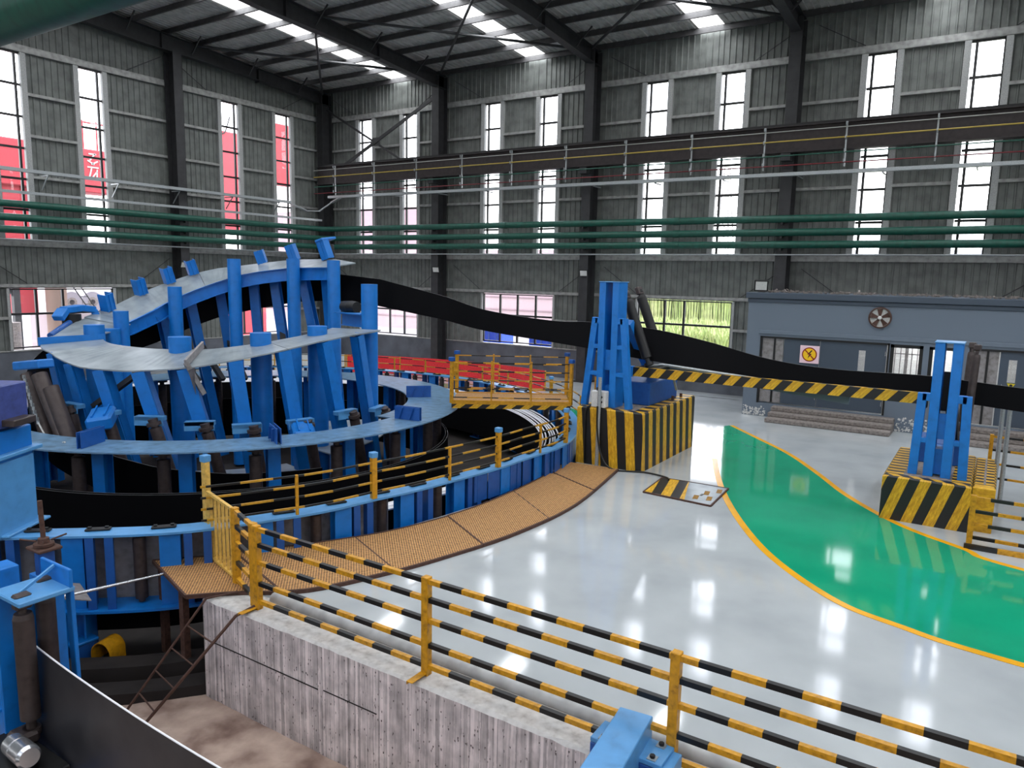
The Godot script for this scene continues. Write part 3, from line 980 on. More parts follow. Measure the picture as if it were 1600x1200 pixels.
	for i in range(0, bi.size(), 3):
		var q := [bolt[bi[i]], bolt[bi[i + 1]], bolt[bi[i + 2]]]
		if (q[1] - q[0]).cross(q[2] - q[0]) < 0: q.reverse()
		g.tri(Vector3(q[0].x, q[0].y, 0.018), Vector3(q[1].x, q[1].y, 0.018), Vector3(q[2].x, q[2].y, 0.018))
	obj("bolt_print", g, M.black, sg)
	obj("bar_print", bx(Vector3(0, 0, 0.019), Vector3(0.40, 0.035, 0.003), 0.0, Basis(Vector3.BACK, -PI / 4)), mat(Color(0.55, 0.06, 0.06), 0.4), sg)
	var tr := thing("warning_triangle", "small yellow triangular warning sign low on the far annex door", "sign", Vector3(0.51, 1.72, z - 0.03))
	g = G.new()
	g.lathe(Vector3.ZERO, Vector3.BACK, [[0.12, 0.0], [0.12, 0.006], [0.0, 0.006]], 3)
	var tm := obj("plate", g, mat(Color(0.80, 0.72, 0.10), 0.5), tr)
	tm.rotation.z = PI / 6
	g = G.new()
	g.lathe(Vector3(0, 0, 0.006), Vector3.BACK, [[0.04, 0.0], [0.04, 0.003], [0.0, 0.003]], 12)
	obj("symbol_print", g, M.black, tr)
	# peeling paint flakes at the foot of the walls and rubbish on the roof
	for q in [[Vector3(-2.35, 0, z + 0.008), 1.4, 0.42, 170, "white"], [Vector3(-7.12, 0, z + 0.008), 0.75, 0.30, 90, "front"]]:
		g = G.new()
		for k in q[3]:
			var c: Vector3 = q[0] + Vector3(rng.randf() * q[1], pow(rng.randf(), 1.4) * q[2] + 0.03, rng.randf() * 0.01)
			var r := rng.randf_range(0.012, 0.045)
			var a := rng.randf() * TAU
			var p := []
			for j in 5: p.append(c + Vector3(cos(a + j * TAU / 5), sin(a + j * TAU / 5), 0) * r * rng.randf_range(0.5, 1.3))
			for j in range(1, 4): g.tri(p[0], p[j], p[j + 1])
		tag(obj("peeling_paint", g, M.white), "white flakes of peeling paint low on the annex %s" % ("wall beside the steps" if q[4] == "white" else "corner"), "paint flakes", "", "stuff")
	g = G.new()
	for k in 420:
		var c := Vector3(rng.randf_range(-6.9, 2.5), 4.21 + rng.randf() * 0.05, z - 0.15 - rng.randf() * 0.7)
		var d := Vector3(rng.randf_range(-1, 1), rng.randf_range(-0.1, 0.25), rng.randf_range(-1, 1)).normalized() * rng.randf_range(0.03, 0.16)
		g.beam(c, c + d, rng.randf_range(0.01, 0.06), rng.randf_range(0.01, 0.05))
	tag(obj("roof_rubbish", g, M.step), "loose scraps and dust heaped along the annex roof edge", "rubbish", "", "stuff")

# ---------------------------------------------------------------- services along the walls
func services() -> void:
	# crane runway beam on the back wall with its conductor pipes
	var t := thing("crane_runway", "dark rusty crane runway beam along the back wall carrying thin coloured pipes", "crane beam")
	var g := G.new()
	g.hbeam(Vector3(-31.15, 9.62, -28.75), Vector3(RX, 9.62, -28.75), 0.36, 0.92, 0.03, 0.02)
	obj("girder", g, mat(Color(0.20, 0.165, 0.17), 0.6, 0.0, M.rust.albedo_texture, 0.4), t)
	obj("rail", bm(Vector3(-31.1, 10.13, -28.75), Vector3(RX, 10.13, -28.75), 0.07, 0.1), M.dark, t)
	var k := 0
	var x := -29.6
	while x < RX - 1:
		g = G.new()
		g.box(Vector3(x, 9.3, -28.5), Vector3(0.05, 1.5, 0.04))
		for y in [9.95, 9.5, 9.06, 8.72]:
			g.box(Vector3(x, y - 0.03, -28.43), Vector3(0.04, 0.03, 0.18))
			g.box(Vector3(x, y + 0.02, -28.35), Vector3(0.04, 0.1, 0.02))
		obj("bracket", g, M.galv, t)
		x += 2.74
	for i in range(1, 6):
		var cx := -31.55 + 8.2 * i
		obj("corbel", bx(Vector3(cx, 9.02, -28.9), Vector3(0.34, 0.26, 0.6)), M.column, t)
	for q in [["yellow", 9.52, 0.024, Color(0.66, 0.57, 0.24)], ["green", 9.02, 0.022, Color(0.10, 0.32, 0.26)], ["dark red", 8.68, 0.022, Color(0.42, 0.10, 0.13)], ["pale grey", 9.86, 0.016, Color(0.62, 0.62, 0.60)]]:
		tag(obj("conductor_pipe", tb([Vector3(-31.1, q[1], -28.4), Vector3(RX - 0.2, q[1], -28.4)], q[2], 8), mat(q[3], 0.5)), "thin %s pipe clipped along the crane runway beam" % q[0], "pipe")
	# three thick green pipes run along both walls and turn the corner
	var ord := ["uppermost", "middle", "lowest"]
	for i in 3:
		var y: float = [6.84, 6.35, 5.91][i]
		var p := thing("green_pipe", "%s of the three thick green pipes running round the hall corner" % ord[i], "pipe", Vector3.ZERO, "thick green pipes")
		var pts := [Vector3(-30.72, y, FZ - 0.3), Vector3(-30.72, y, -28.2)]
		for j in range(1, 6):
			var a := PI / 2 * j / 6
			pts.append(Vector3(-30.12 - 0.6 * cos(a), y, -28.2 - 0.6 * sin(a)))
		pts.append(Vector3(-30.12, y, -28.8))
		pts.append(Vector3(RX - 0.3, y, -28.8))
		obj("run", tb(pts, 0.135, 16), M.pipe_green, p)
		for j in 6:
			var cx := -31.55 + 8.2 * j
			if j: obj("clamp", bx(Vector3(cx, y - 0.05, -28.87), Vector3(0.06, 0.32, 0.24)), M.column, p)
			if j < 5: obj("coupling", tb([Vector3(-27.5 + 8.2 * j, y, -28.8), Vector3(-27.25 + 8.2 * j, y, -28.8)], 0.15, 16), M.pipe_green, p)
		for z in [-20.55, -12.35]: obj("clamp", bx(Vector3(-30.8, y - 0.05, z), Vector3(0.2, 0.32, 0.06)), M.column, p)
	# cable trays
	for q in [["galvanised cable tray crossing the back wall windows", Vector3(-30.2, 8.44, -28.62), Vector3(RX - 0.1, 8.26, -28.62)], ["upper galvanised cable tray along the left wall", Vector3(-30.68, 8.08, FZ - 0.1), Vector3(-30.68, 8.0, -26.4)]]:
		var tr := thing("cable_tray", q[0], "cable tray")
		g = G.new()
		var d: Vector3 = (q[2] - q[1]).normalized()
		var s := d.cross(Vector3.UP)
		g.beam(q[1], q[2], 0.2, 0.012)
		for sg in [-1, 1]: g.beam(q[1] + s * 0.1 * sg + Vector3.UP * 0.05, q[2] + s * 0.1 * sg + Vector3.UP * 0.05, 0.012, 0.12)
		obj("trough", g, M.galv, tr)
		var L: float = q[1].distance_to(q[2])
		var u := 1.9
		while u < L:
			obj("support", bm(q[1] + d * u + Vector3(0, -0.03, 0), q[1] + d * u + Vector3(0, -0.03, 0) + (Vector3(0, 0, -0.7) if d.x > 0.5 else Vector3(-0.6, 0, 0)), 0.04, 0.04), M.galv, tr)
			if d.x < 0.5: obj("strut", bm(q[1] + d * u, q[1] + d * u + Vector3(-0.55, -0.55, 0), 0.035, 0.035), M.galv, tr)
			u += 2.73
	tag(obj("cable_tray", bm(Vector3(-30.78, 7.26, FZ - 0.1), Vector3(-30.78, 7.3, -28.6), 0.1, 0.1), M.galv), "lower narrow galvanised tray just above the green pipes on the left wall", "cable tray")
	var sag := thing("sagging_tray", "bent and sagging galvanised tray piece in the hall corner", "cable tray")
	g = G.new()
	var sg2 := [Vector3(-30.68, 8.0, -26.4), Vector3(-30.6, 7.7, -27.4), Vector3(-30.5, 7.75, -28.2), Vector3(-30.0, 8.2, -28.6), Vector3(-29.4, 8.42, -28.6)]
	for i in 4: g.beam(sg2[i], sg2[i + 1], 0.2, 0.05)
	obj("trough", g, M.galv, sag)
	tag(obj("conduit", tb([Vector3(-30.8, 5.57, FZ - 0.2), Vector3(-30.8, 5.55, -28.9), Vector3(RX - 0.2, 5.55, -28.9)], 0.03, 8), M.galv), "thin grey conduit below the three green pipes on both walls", "conduit")
	# floodlights
	var at := [[Vector3(-30.66, 4.78, -20.35), "on the left wall column above the spiral", Vector3(1, -0.5, 0.1)], [Vector3(-23.2, 4.8, -28.88), "on the back wall column above the black strip", Vector3(0.3, -0.4, 1)], [Vector3(-15.1, 4.75, -28.88), "on the column behind the first blue tower", Vector3(0.3, -0.4, 1)], [Vector3(-6.8, 4.42, -25.95), "standing on the annex roof corner", Vector3(0.3, -0.25, 1)]]
	for q in at:
		var l := thing("floodlight", "small floodlight with white glass " + q[1], "floodlight", q[0], "floodlights")
		var b := Basis.looking_at(-q[2].normalized())
		var big := 1.25 if q[0].z > -26.5 and q[0].x > -10 else 1.0
		g = G.new()
		g.box(Vector3(0, 0, -0.03), Vector3(0.36, 0.3, 0.07) * big, Basis.IDENTITY, 0.015)
		var o := obj("housing", g, M.dark, l)
		o.basis = b
		g = G.new()
		g.box(Vector3(0, 0, 0.01), Vector3(0.29, 0.23, 0.012) * big)
		o = obj("lens", g, M.white, l)
		o.basis = b
		obj("bracket", bm(Vector3(0, -0.17 * big, -0.03), Vector3(0, -0.17 * big, -0.16), 0.2, 0.02), M.dark, l)
	# thin sag rods on the cladding
	# overhead green pipe near the viewer
	var op := thing("overhead_pipe", "large worn green pipe overhead in the top corner near the viewer", "pipe")
	obj("run", tb([Vector3(-30.2, 8.12, -5.5), Vector3(RX - 0.5, 8.12, -5.5)], 0.34, 28), M.pipe_green, op)
	for x2 in [-20.0, -4.0, 6.0]: obj("hanger", tb([Vector3(x2, 8.4, -5.5), Vector3(x2, roof_y(-5.5) - 0.2, -5.5)], 0.02, 6), M.dark, op)

# ---------------------------------------------------------------- outer ring
func radial(th: float) -> Basis:   # x = outward, z = along the circle
	var c := cos(deg_to_rad(th))
	var s := sin(deg_to_rad(th))
	return Basis(Vector3(c, 0, s), Vector3.UP, Vector3(c, 0, s).cross(Vector3.UP))

func ring() -> void:
	var t := thing("outer_ring_frame", "large blue steel ring frame with posts and rollers round the pit", "ring frame")
	var th := -152.0
	while th < 152.0:
		var A := []
		var B := []
		for i in 9:
			var a := th + 15.2 * i / 8.0 - 0.02
			A.append(rp(a, 0.02, 0.6))
			B.append(rp(a, -0.36, 0.6))
		var g := G.new()
		g.slab(A, B, 0.035)
		obj("flange_segment", g, M.lblue, t)
		g = G.new()
		A = []
		B = []
		for i in 9:
			var a := th + 15.2 * i / 8.0
			A.append(rp(a, 0.08, -0.58))
			B.append(rp(a, -0.62, -0.58))
		g.slab(A, B, 0.04)
		obj("lower_plate_segment", g, M.blue, t)
		for u in [2.4, 7.6, 12.8]:
			var cl := G.new()
			cl.box(Vector3(0, 0.02, 0), Vector3(0.12, 0.03, 0.36), Basis.IDENTITY, 0.01)
			cl.box(Vector3(0, 0.045, -0.12), Vector3(0.05, 0.03, 0.05))
			cl.box(Vector3(0, 0.045, 0.12), Vector3(0.05, 0.03, 0.05))
			var o := obj("cleat", cl, M.dark, t)
			o.transform = Transform3D(radial(th + u), rp(th + u, -0.24, 0.6))
		th += 15.2
	# posts, rollers and thin webs between the plates
	var post := G.new()
	post.hbeam(Vector3(0, -0.58, 0), Vector3(0, 0.565, 0), 0.3, 0.24, 0.02, 0.02, Vector3.RIGHT)
	var post_m := post.mesh()
	var web := G.new()
	web.box(Vector3(-0.1, -0.01, 0), Vector3(0.24, 1.14, 0.025))
	web.box(Vector3(0.02, -0.01, 0), Vector3(0.025, 1.14, 0.12))
	var web_m := web.mesh()
	var rol := G.new()
	rol.lathe(Vector3(0, -0.56, 0), Vector3.UP, [[0.0, 0.0], [0.05, 0.0], [0.05, 0.06], [0.095, 0.06], [0.095, 1.05], [0.05, 1.05], [0.05, 1.12]], 14)
	var rol_m := rol.mesh()
	var leg := G.new()
	leg.box(Vector3(0, -1.07, 0.12), Vector3(0.5, 0.9, 0.03))
	leg.box(Vector3(0, -1.07, -0.12), Vector3(0.5, 0.9, 0.03))
	leg.box(Vector3(0.1, -1.07, 0), Vector3(0.03, 0.9, 0.24))
	leg.box(Vector3(0, -1.5, 0), Vector3(0.75, 0.05, 0.5))
	var leg_m := leg.mesh()
	var inner := G.new()
	inner.box(Vector3(0, 0.0, 0), Vector3(0.02, 1.1, 0.92))
	th = -150.0
	while th < 150.0:
		inst("post", post_m, M.blue, t, Transform3D(radial(th), rp(th, -0.16)))
		inst("roller", rol_m, M.roller, t, Transform3D(radial(th + 2.5), rp(th + 2.5, -0.22)))
		inst("web", web_m, M.dblue, t, Transform3D(radial(th + 4.6), rp(th + 4.6, -0.02)))
		inst("web", web_m, M.dblue, t, Transform3D(radial(th + 6.1), rp(th + 6.1, -0.02)))
		if fposmod(th, 15.0) < 7.5: inst("leg", leg_m, M.blue, t, Transform3D(radial(th), rp(th, -0.25)))
		th += 7.5
	# blue skirt plates stand against the floor on the block side
	for k in 12:
		var a0 := -21.0 + k * 2.3
		var g := G.new()
		g.box(Vector3(0, 0.28, 0), Vector3(0.025, 0.55, 0.405), Basis.IDENTITY, 0.006)
		var o := obj("skirt_plate", g, M.dblue if k % 3 else M.blue, t)
		o.transform = Transform3D(radial(a0), rp(a0, -0.01))
	# foundation wall inside the floor opening
	var fw := G.new()
	for i in 82:
		var a := rp(33.0 - i * 3.0, 0.12)
		var b := rp(30.0 - i * 3.0, 0.12)
		if i < 81: fw.quad(Vector3(b.x, -1.6, b.z), Vector3(a.x, -1.6, a.z), Vector3(a.x, -0.02, a.z), Vector3(b.x, -0.02, b.z))
	var wp := obj("wall_foundation", fw, M.dark_dirt)
	tag(wp, "dark concrete foundation wall round the strip pit", "wall", "", "structure")
	# dark liner plates inside the posts on the viewer's side
	# grating walkway panels beside the ring
	var inn := [Vector3(-10.80, 0, -6.4), Vector3(-10.3, 0, -6.95), Vector3(-9.76, 0, -7.54), Vector3(-8.98, 0, -8.76), Vector3(-8.47, 0, -10.02), Vector3(-8.18, 0, -11.82), Vector3(-8.26, 0, -14.22), Vector3(-8.56, 0, -16.0)]
	var out := [Vector3(-9.22, 0, -5.92), Vector3(-8.75, 0, -6.4), Vector3(-8.0, 0, -7.04), Vector3(-7.51, 0, -8.13), Vector3(-7.17, 0, -9.28), Vector3(-6.85, 0, -10.9), Vector3(-6.80, 0, -13.05), Vector3(-7.30, 0, -16.1)]
	var I := smooth_line(inn, 6)
	for i in range(10, I.size()): I[i] += (OC - I[i]).normalized() * 0.13
	var O := smooth_line(out, 6)
	var cuts := [[0, 10], [10, 19], [19, 27], [27, 33], [33, 38], [38, 42]]
	var words := ["overhanging the pit corner beyond the yellow gate", "in front of the yellow gate", "third from the gate", "fourth from the gate", "fifth from the gate, duller", "ending at the first striped block"]
	for k in cuts.size():
		var p := thing("tread_panel", "rusty tan diamond-pattern walkway panel " + words[k], "walkway panel", Vector3.ZERO, "tan walkway panels along the ring")
		var A := []
		var B := []
		for i in range(cuts[k][0], cuts[k][1] + 1):
			A.append(I[i] + Vector3(0, 0.045 + (0.006 if k % 2 else 0.0), 0))
			B.append(O[i] + Vector3(0, 0.045 + (0.006 if k % 2 else 0.0), 0))
		var ea: Vector3 = (A[-1] - A[-2]).normalized() * 0.012
		A[-1] -= ea
		B[-1] -= ea
		var g := G.new()
		g.slab(A, B, 0.03)
		obj("tread_plate", g, M.tread, p)
		g = G.new()
		var dy := Vector3(0, -0.02, 0)
		for i in A.size() - 1:
			g.beam(A[i] + dy, A[i + 1] + dy, 0.035, 0.06)
			g.beam(B[i] + dy, B[i + 1] + dy, 0.035, 0.06)
		g.beam(A[0] + dy, B[0] + dy, 0.03, 0.05)
		obj("edge_angle", g, M.rust, p)
		if k == 0:
			g = G.new()
			g.beam(A[1] + Vector3(0.1, -0.05, 0.0), A[1] + Vector3(0.1, -1.5, 0), 0.1, 0.1)
			g.beam(B[0].lerp(A[0], 0.35) + Vector3(0.0, -0.05, -0.15), B[0].lerp(A[0], 0.35) + Vector3(0, -1.5, -0.15), 0.1, 0.1)
			obj("support_leg", g, M.rust, p)

# ---------------------------------------------------------------- inner spiral
func interp(tab: Array, th: float) -> float:
	if th <= tab[0][0]: return tab[0][1]
	for i in tab.size() - 1:
		if th <= tab[i + 1][0]: return lerpf(tab[i][1], tab[i + 1][1], (th - tab[i][0]) / (tab[i + 1][0] - tab[i][0]))
	return tab[-1][1]
# heights of the plates' edges by angle (degrees round SC, falling from the seam)
const F_OUT := [[-22, 3.14], [-3, 3.1], [10, 3.0], [19, 2.88], [27, 2.77], [36, 2.65], [45, 2.53], [55, 2.46], [65, 2.41], [75, 2.42], [82, 2.43], [88, 2.5], [94, 2.58], [98, 2.66], [120, 2.72]]
const F_IN := [[-22, 3.15], [-12, 3.1], [-5, 3.07], [10, 2.98], [22, 2.9], [33, 2.83], [44, 2.77], [56, 2.75], [70, 2.75], [87, 2.77], [101, 2.78], [125, 2.82]]
const B_OUT := [[120, 2.75], [137, 2.76], [144, 2.89], [152, 3.06], [159, 3.17], [166, 3.3], [171, 3.42], [176, 3.58], [183, 3.81], [192, 4.06], [202, 4.34], [212, 4.54], [223, 4.66], [231, 4.75], [243, 4.87], [263, 4.92], [276, 4.8]]
const B_IN := [[125, 2.82], [145, 2.85], [155, 2.95], [164, 3.02], [178, 3.29], [188, 3.59], [201, 3.91], [213, 4.17], [223, 4.36], [234, 4.49], [250, 4.61], [280, 4.65]]

func spiral_plate(t: Node3D, called: String, a0: float, a1: float, ri: float, ro: float, fi: Array, fo: Array, m: Material, dy := 0.0) -> void:
	var A := []
	var B := []
	var n := maxi(3, int(absf(a1 - a0) / 2.5))
	for i in n + 1:
		var a := lerpf(a0, a1, float(i) / n)
		A.append(sp(ro, a, interp(fo, a) + dy))
		B.append(sp(ri, a, interp(fi, a) + dy))
	var g := G.new()
	g.slab(A, B, 0.03)
	obj(called, g, m, t)

func spiral() -> void:
	var t := thing("spiral_accumulator", "blue steel spiral with slanted posts and climbing grey plates in the pit", "spiral tower")
	# ring plate at mid height, in segments with bolted joints
	for k in 10:
		var a0 := -188.0 + 36.0 * k
		spiral_plate(t, "ring_plate", a0, a0 + 35.9, 5.2 if k in [5, 6, 7] else 4.79, 6.27, [[-180, 1.09]], [[-180, 1.09]], M.plate2)
		var j := G.new()
		for s in [-0.03, 0.03]: j.box(Vector3(0, 0.16, s * 1.4), Vector3(0.7, 0.32, 0.02))
		for x in [-0.2, 0.1]: j.beam(Vector3(x, 0.02, 0.05), Vector3(x + 0.1, 0.3, 0.05), 0.015, 0.12, Vector3.BACK)
		if k in [4, 5, 6, 7]:
			var o := obj("joint_bracket", j, M.dblue, t)
			o.transform = Transform3D(radial(a0), sp(5.1 if k == 4 else 5.7, a0, 1.09))
	# posts and rollers under the ring plate
	var post := G.new()
	post.hbeam(Vector3(0, -1.5, 0), Vector3(0, 1.06, 0), 0.26, 0.3, 0.02, 0.02, Vector3.RIGHT)
	var post_m := post.mesh()
	var rol := G.new()
	rol.lathe(Vector3(0, -1.3, 0), Vector3.UP, [[0.06, 0.0], [0.13, 0.0], [0.13, 2.1], [0.07, 2.12], [0.07, 2.2], [0.17, 2.2], [0.17, 2.36]], 14)
	var rol_m := rol.mesh()
	for k in 20:
		var a := 14.0 + 18.0 * k
		inst("roller", rol_m, M.roller, t, Transform3D(radial(a), sp(5.6, a, 0)))
		inst("ring_post", post_m, M.blue, t, Transform3D(radial(a - 4.0), sp(5.4, a - 4.0, 0)))
	# front ramp plate and its inclined backing
	spiral_plate(t, "ramp_plate", -21.0, 20.0, 3.0, 4.35, F_IN, F_OUT, M.plate)
	spiral_plate(t, "ramp_plate", 20.2, 48.0, 3.0, 4.35, F_IN, F_OUT, M.plate)
	spiral_plate(t, "ramp_plate", 48.2, 117.0, 3.0, 4.35, F_IN, F_OUT, M.plate)
	spiral_plate(t, "ramp_plate", 118.5, 160.0, 3.1, 4.35, B_IN, B_OUT, M.plate, 0.05)
	spiral_plate(t, "ramp_plate", 156.0, 205.0, 3.3, 4.35, B_IN, B_OUT, M.plate, 0.09)
	spiral_plate(t, "ramp_plate", 205.2, 276.0, 3.3, 4.35, B_IN, B_OUT, M.plate, 0.09)
	obj("joint_beam", bm(sp(2.95, 118, 2.84), sp(4.4, 118, 2.78), 0.06, 0.2), M.blue, t)
	obj("joint_beam", bm(sp(2.9, 48, 2.86), sp(4.45, 48, 2.6), 0.05, 0.16), M.strip_grey, t)
	obj("joint_rib", bm(sp(4.42, 48, 2.62), sp(4.2, 44, 1.9), 0.06, 0.1), M.strip_grey, t)
	var gs := G.new()
	gs.prism(p2([[0, 0], [0.55, 0], [0.0, 0.6]]), -0.01, 0.01)
	var go := obj("joint_gusset", gs, M.strip_grey, t)
	go.transform = Transform3D(Basis(Vector3.UP.cross(sp(1, 138, 0) - SC), Vector3(cos(deg_to_rad(48)), 0, sin(deg_to_rad(48))), Vector3.DOWN), sp(4.3, 46, 2.5))
	# I-beam under the inner edge of the rear ramp
	for seg in [[158.0, 200.0], [200.0, 245.0], [245.0, 277.0]]:
		var g := G.new()
		var n := 8
		for i in n:
			var a := lerpf(seg[0], seg[1], float(i) / n)
			var b := lerpf(seg[0], seg[1], float(i + 1) / n)
			g.hbeam(sp(3.34, a, interp(B_IN, a) - 0.11), sp(3.34, b, interp(B_IN, b) - 0.11), 0.22, 0.38, 0.02, 0.02)
		obj("ramp_beam", g, M.blue, t)
	# tall round-backed posts
	for q in [[3.1, 153.0, 3.42, 0.23], [3.1, -172.0, 4.07, 0.23], [3.1, -140.0, 4.93, 0.23], [3.1, -106.0, 4.97, 0.23], [3.1, -73.0, 4.93, 0.22], [3.95, -24.5, 4.3, 0.25]]:
		var p := sp(q[0], q[1], 0)
		var g := G.new()
		g.tube([p + Vector3(0, -1.5, 0), p + Vector3(0, q[2], 0)], q[3] * 0.86, 18)
		obj("tall_post", g, M.blue, t)
	# short tubes standing through the front ramp
	for q in [[146.5, 3.2, 2.96, 0.24], [121.5, 3.2, 3.16, 0.24], [57.0, 3.05, 3.05, 0.25], [24.0, 3.2, 3.15, 0.24], [-1.0, 3.35, 3.27, 0.24]]:
		var p := sp(q[1], q[0], 0)
		obj("tube_post", tb([p + Vector3(0, -1.5, 0), p + Vector3(0, q[2], 0)], q[3], 18), M.blue, t)
	# slanted posts below the front ramp, each with a roller and its bearing plate
	var sl := [[100, 93, 0.7], [88, 85.5, 1.42], [75, 72, 1.36], [62, 58.5, 1.27], [49, 45, 1.16], [35, 32.5, 1.06], [21, 17, 1.06], [7, 0.5, 1.12], [-8, -17, 1.0]]
	for i in sl.size():
		var q = sl[i]
		var up := sp(4.33, q[0], interp(F_OUT, q[0]) - 0.04)
		var lo := sp(4.22, q[1], q[2])
		var d := (lo - up).normalized()
		var out := Vector3(cos(deg_to_rad(q[1])), 0, sin(deg_to_rad(q[1])))
		var foot := lo + d * (lo.y + 1.3) / absf(d.y)
		var g := G.new()
		g.beam(up, foot, 0.29, 0.03, out)
		var sd := d.cross(out).normalized()
		for s in [-1, 1]: g.beam(up - out * 0.13 + sd * s * 0.135, foot - out * 0.13 + sd * s * 0.135, 0.025, 0.2, out)
		obj("slanted_post", g, M.blue, t)
		if i == 0: continue
		var b := radial(q[1])
		g = G.new()
		g.box(Vector3.ZERO, Vector3(0.2, 0.1, 0.62), Basis.IDENTITY, 0.01)
		g.box(Vector3(0.09, -0.05, 0), Vector3(0.02, 0.2, 0.62))
		var o := obj("bearing_plate", g, M.lblue, t)
		o.transform = Transform3D(b, lo + out * 0.16 + Vector3(0, 0.13, 0))
		var rt := lo + out * 0.3 - sd * 0.0 + b.z * -0.14 + Vector3(0, 0.05, 0)
		g = G.new()
		g.lathe(rt, d, [[0.0, -0.1], [0.1, -0.1], [0.1, -0.02], [0.15, -0.02], [0.15, 0.05], [0.07, 0.05], [0.07, 0.1], [0.125, 0.1], [0.125, 2.0], [0.0, 2.0]], 14)
		obj("inner_roller", g, M.roller, t)
	# heavier bearing boxes on two of the slanted posts
	for q in [[72.0, 1.45, 0.55], [17.0, 1.05, -0.3]]:
		var g := G.new()
		g.box(Vector3(0.25, 0.0, 0), Vector3(0.7, 0.3, 0.5), Basis.IDENTITY, 0.05)
		g.box(Vector3(0.2, 0.17, 0.12), Vector3(0.62, 0.03, 0.03))
		g.box(Vector3(0.2, 0.17, -0.12), Vector3(0.62, 0.03, 0.03))
		var o := obj("bearing_box", g, M.blue, t)
		o.transform = Transform3D(radial(q[0]) * Basis(Vector3.FORWARD, 0.25) * Basis(Vector3.UP, q[2]), sp(4.45, q[0], q[1]))
	# slanted posts and braces behind, under the rear ramp
	for q in [[187, 191, 2.08], [199, 204, 2.03], [212, 216, 2.07], [227, 229, 2.17], [236, 240, 2.39], [249, 256, 2.5], [262, 265, 2.6]]:
		var up := sp(4.1, q[0], interp(B_OUT, q[0]) - 0.1)
		var lo := sp(4.08, q[1], q[2])
		var d := (lo - up).normalized()
		var g := G.new()
		g.hbeam(up, lo + d * (lo.y + 1.4) / absf(d.y), 0.28, 0.3, 0.025, 0.02, Vector3(cos(deg_to_rad(q[0])), 0, sin(deg_to_rad(q[0]))))
		obj("rear_post", g, M.blue, t)
		var e := sp(3.1, q[1] + 8.0, 1.2)
		obj("rear_brace", bm(lo.lerp(up, 0.15), e, 0.16, 0.12), M.column, t)
	# roller heads and brackets standing on the rear ramp
	var heads := [[152.0, 0.5, 4.25], [166.0, 0.5, 4.2], [181.0, 0.48, 4.2], [193.0, 0.48, 4.2], [203.0, 0.45, 4.3], [231.0, 0.42, 4.3], [245.0, 0.5, 4.3], [262.0, 0.62, 4.2]]
	for i in heads.size():
		var q = heads[i]
		if i == 0: continue
		var p := sp(q[2], q[0], interp(B_OUT, q[0]) + 0.08)
		var g := G.new()
		g.box(Vector3(0, q[1] / 2, 0.13), Vector3(0.3, q[1], 0.02))
		g.box(Vector3(0, q[1] / 2, -0.13), Vector3(0.3, q[1], 0.02))
		g.box(Vector3(-0.12, q[1] / 2, 0), Vector3(0.02, q[1], 0.26))
		g.box(Vector3(-0.14, q[1] / 2, 0), Vector3(0.02, q[1] + 0.02, 0.03))
		if i == 7: g.box(Vector3(0.2, q[1], 0), Vector3(0.75, 0.08, 0.3), Basis.IDENTITY, 0.02)
		var o := obj("roller_head", g, M.blue, t)
		o.transform = Transform3D(radial(q[0]) * Basis(Vector3.RIGHT, -0.3) * Basis(Vector3.BACK, 0.12), p)
	obj("roller_axle", tb([sp(4.45, 262, 4.7), sp(4.5, 260, 5.45)], 0.12, 12), M.dark, t)
	# curved lifting arm and roller at the seam side
	var arm := G.new()
	var pts := [sp(4.3, 163, 3.0), sp(4.4, 161.5, 3.4), sp(4.5, 157, 3.46), sp(4.6, 150, 3.42), sp(4.6, 146.5, 3.2)]
	for i in 4: arm.beam(pts[i], pts[i + 1], 0.3, 0.18, Vector3.UP, 0.02)
	obj("roller_arm", arm, M.blue, t)
	obj("roller_hub", tb([sp(4.55, 153, 2.95), sp(4.55, 153, 3.3)], 0.24, 14), M.dark, t)
	obj("edge_roller", tb([sp(4.45, 137, 2.8), sp(4.45, 150, 3.08)], 0.08, 12), M.dblue, t)
	# twin rollers and their cap at the outermost side
	for s in [[97.0, 4.85, 2.2, 85.0, 4.9, 0.6], [90.0, 4.85, 2.25, 80.0, 4.9, 0.9], [85.0, 4.85, 2.01, 77.0, 4.9, 0.7]]:
		var g := G.new()
		g.tube([sp(s[1], s[0], s[2]), sp(s[4], s[3], s[5])], 0.16, 14)
		obj("side_roller", g, M.roller, t)
	obj("side_roller_cap", bm(sp(4.85, 104, 2.34), sp(4.75, 88.5, 2.5), 0.34, 0.2, Vector3.UP, 0.03), M.blue, t)
	var chain := G.new()
	for k in 14:
		var f := k / 13.0
		chain.box(sp(5.05, 93.0 - 5.5 * f, 2.2 - 0.95 * f), Vector3(0.05, 0.07, 0.05), Basis(Vector3.UP, k * 0.8))
	obj("link_chain", chain, M.galv, t)
	obj("air_hose", tb(smooth_line([sp(5.05, 87.5, 1.25), sp(5.15, 82.5, 1.0), sp(5.4, 76, 0.98), sp(5.7, 70, 1.11)], 5), 0.018, 6), M.white, t)
	# lower ramp plates and odd pieces inside
	spiral_plate(t, "inner_plate", 15.0, 75.0, 3.3, 4.5, [[0, -0.05]], [[0, -0.05], [45, 0.0], [75, 0.1]], M.plate)
	spiral_plate(t, "inner_plate", -60.0, 5.0, 2.4, 4.2, [[0, 0.3]], [[0, 0.25]], M.plate)
	obj("ochre_guard", bx(sp(4.6, 40, -0.12), Vector3(0.5, 0.3, 0.3)), M.ochre, t)
	obj("ochre_guard", bx(sp(4.6, 28, -0.1), Vector3(0.35, 0.4, 0.3)), M.ochre, t)
	for q in [[82.0, 1.0]]:
		obj("cross_brace", bm(sp(4.0, 83, 1.5), sp(4.0, 66, 2.25), 0.16, 0.1), M.column, t)
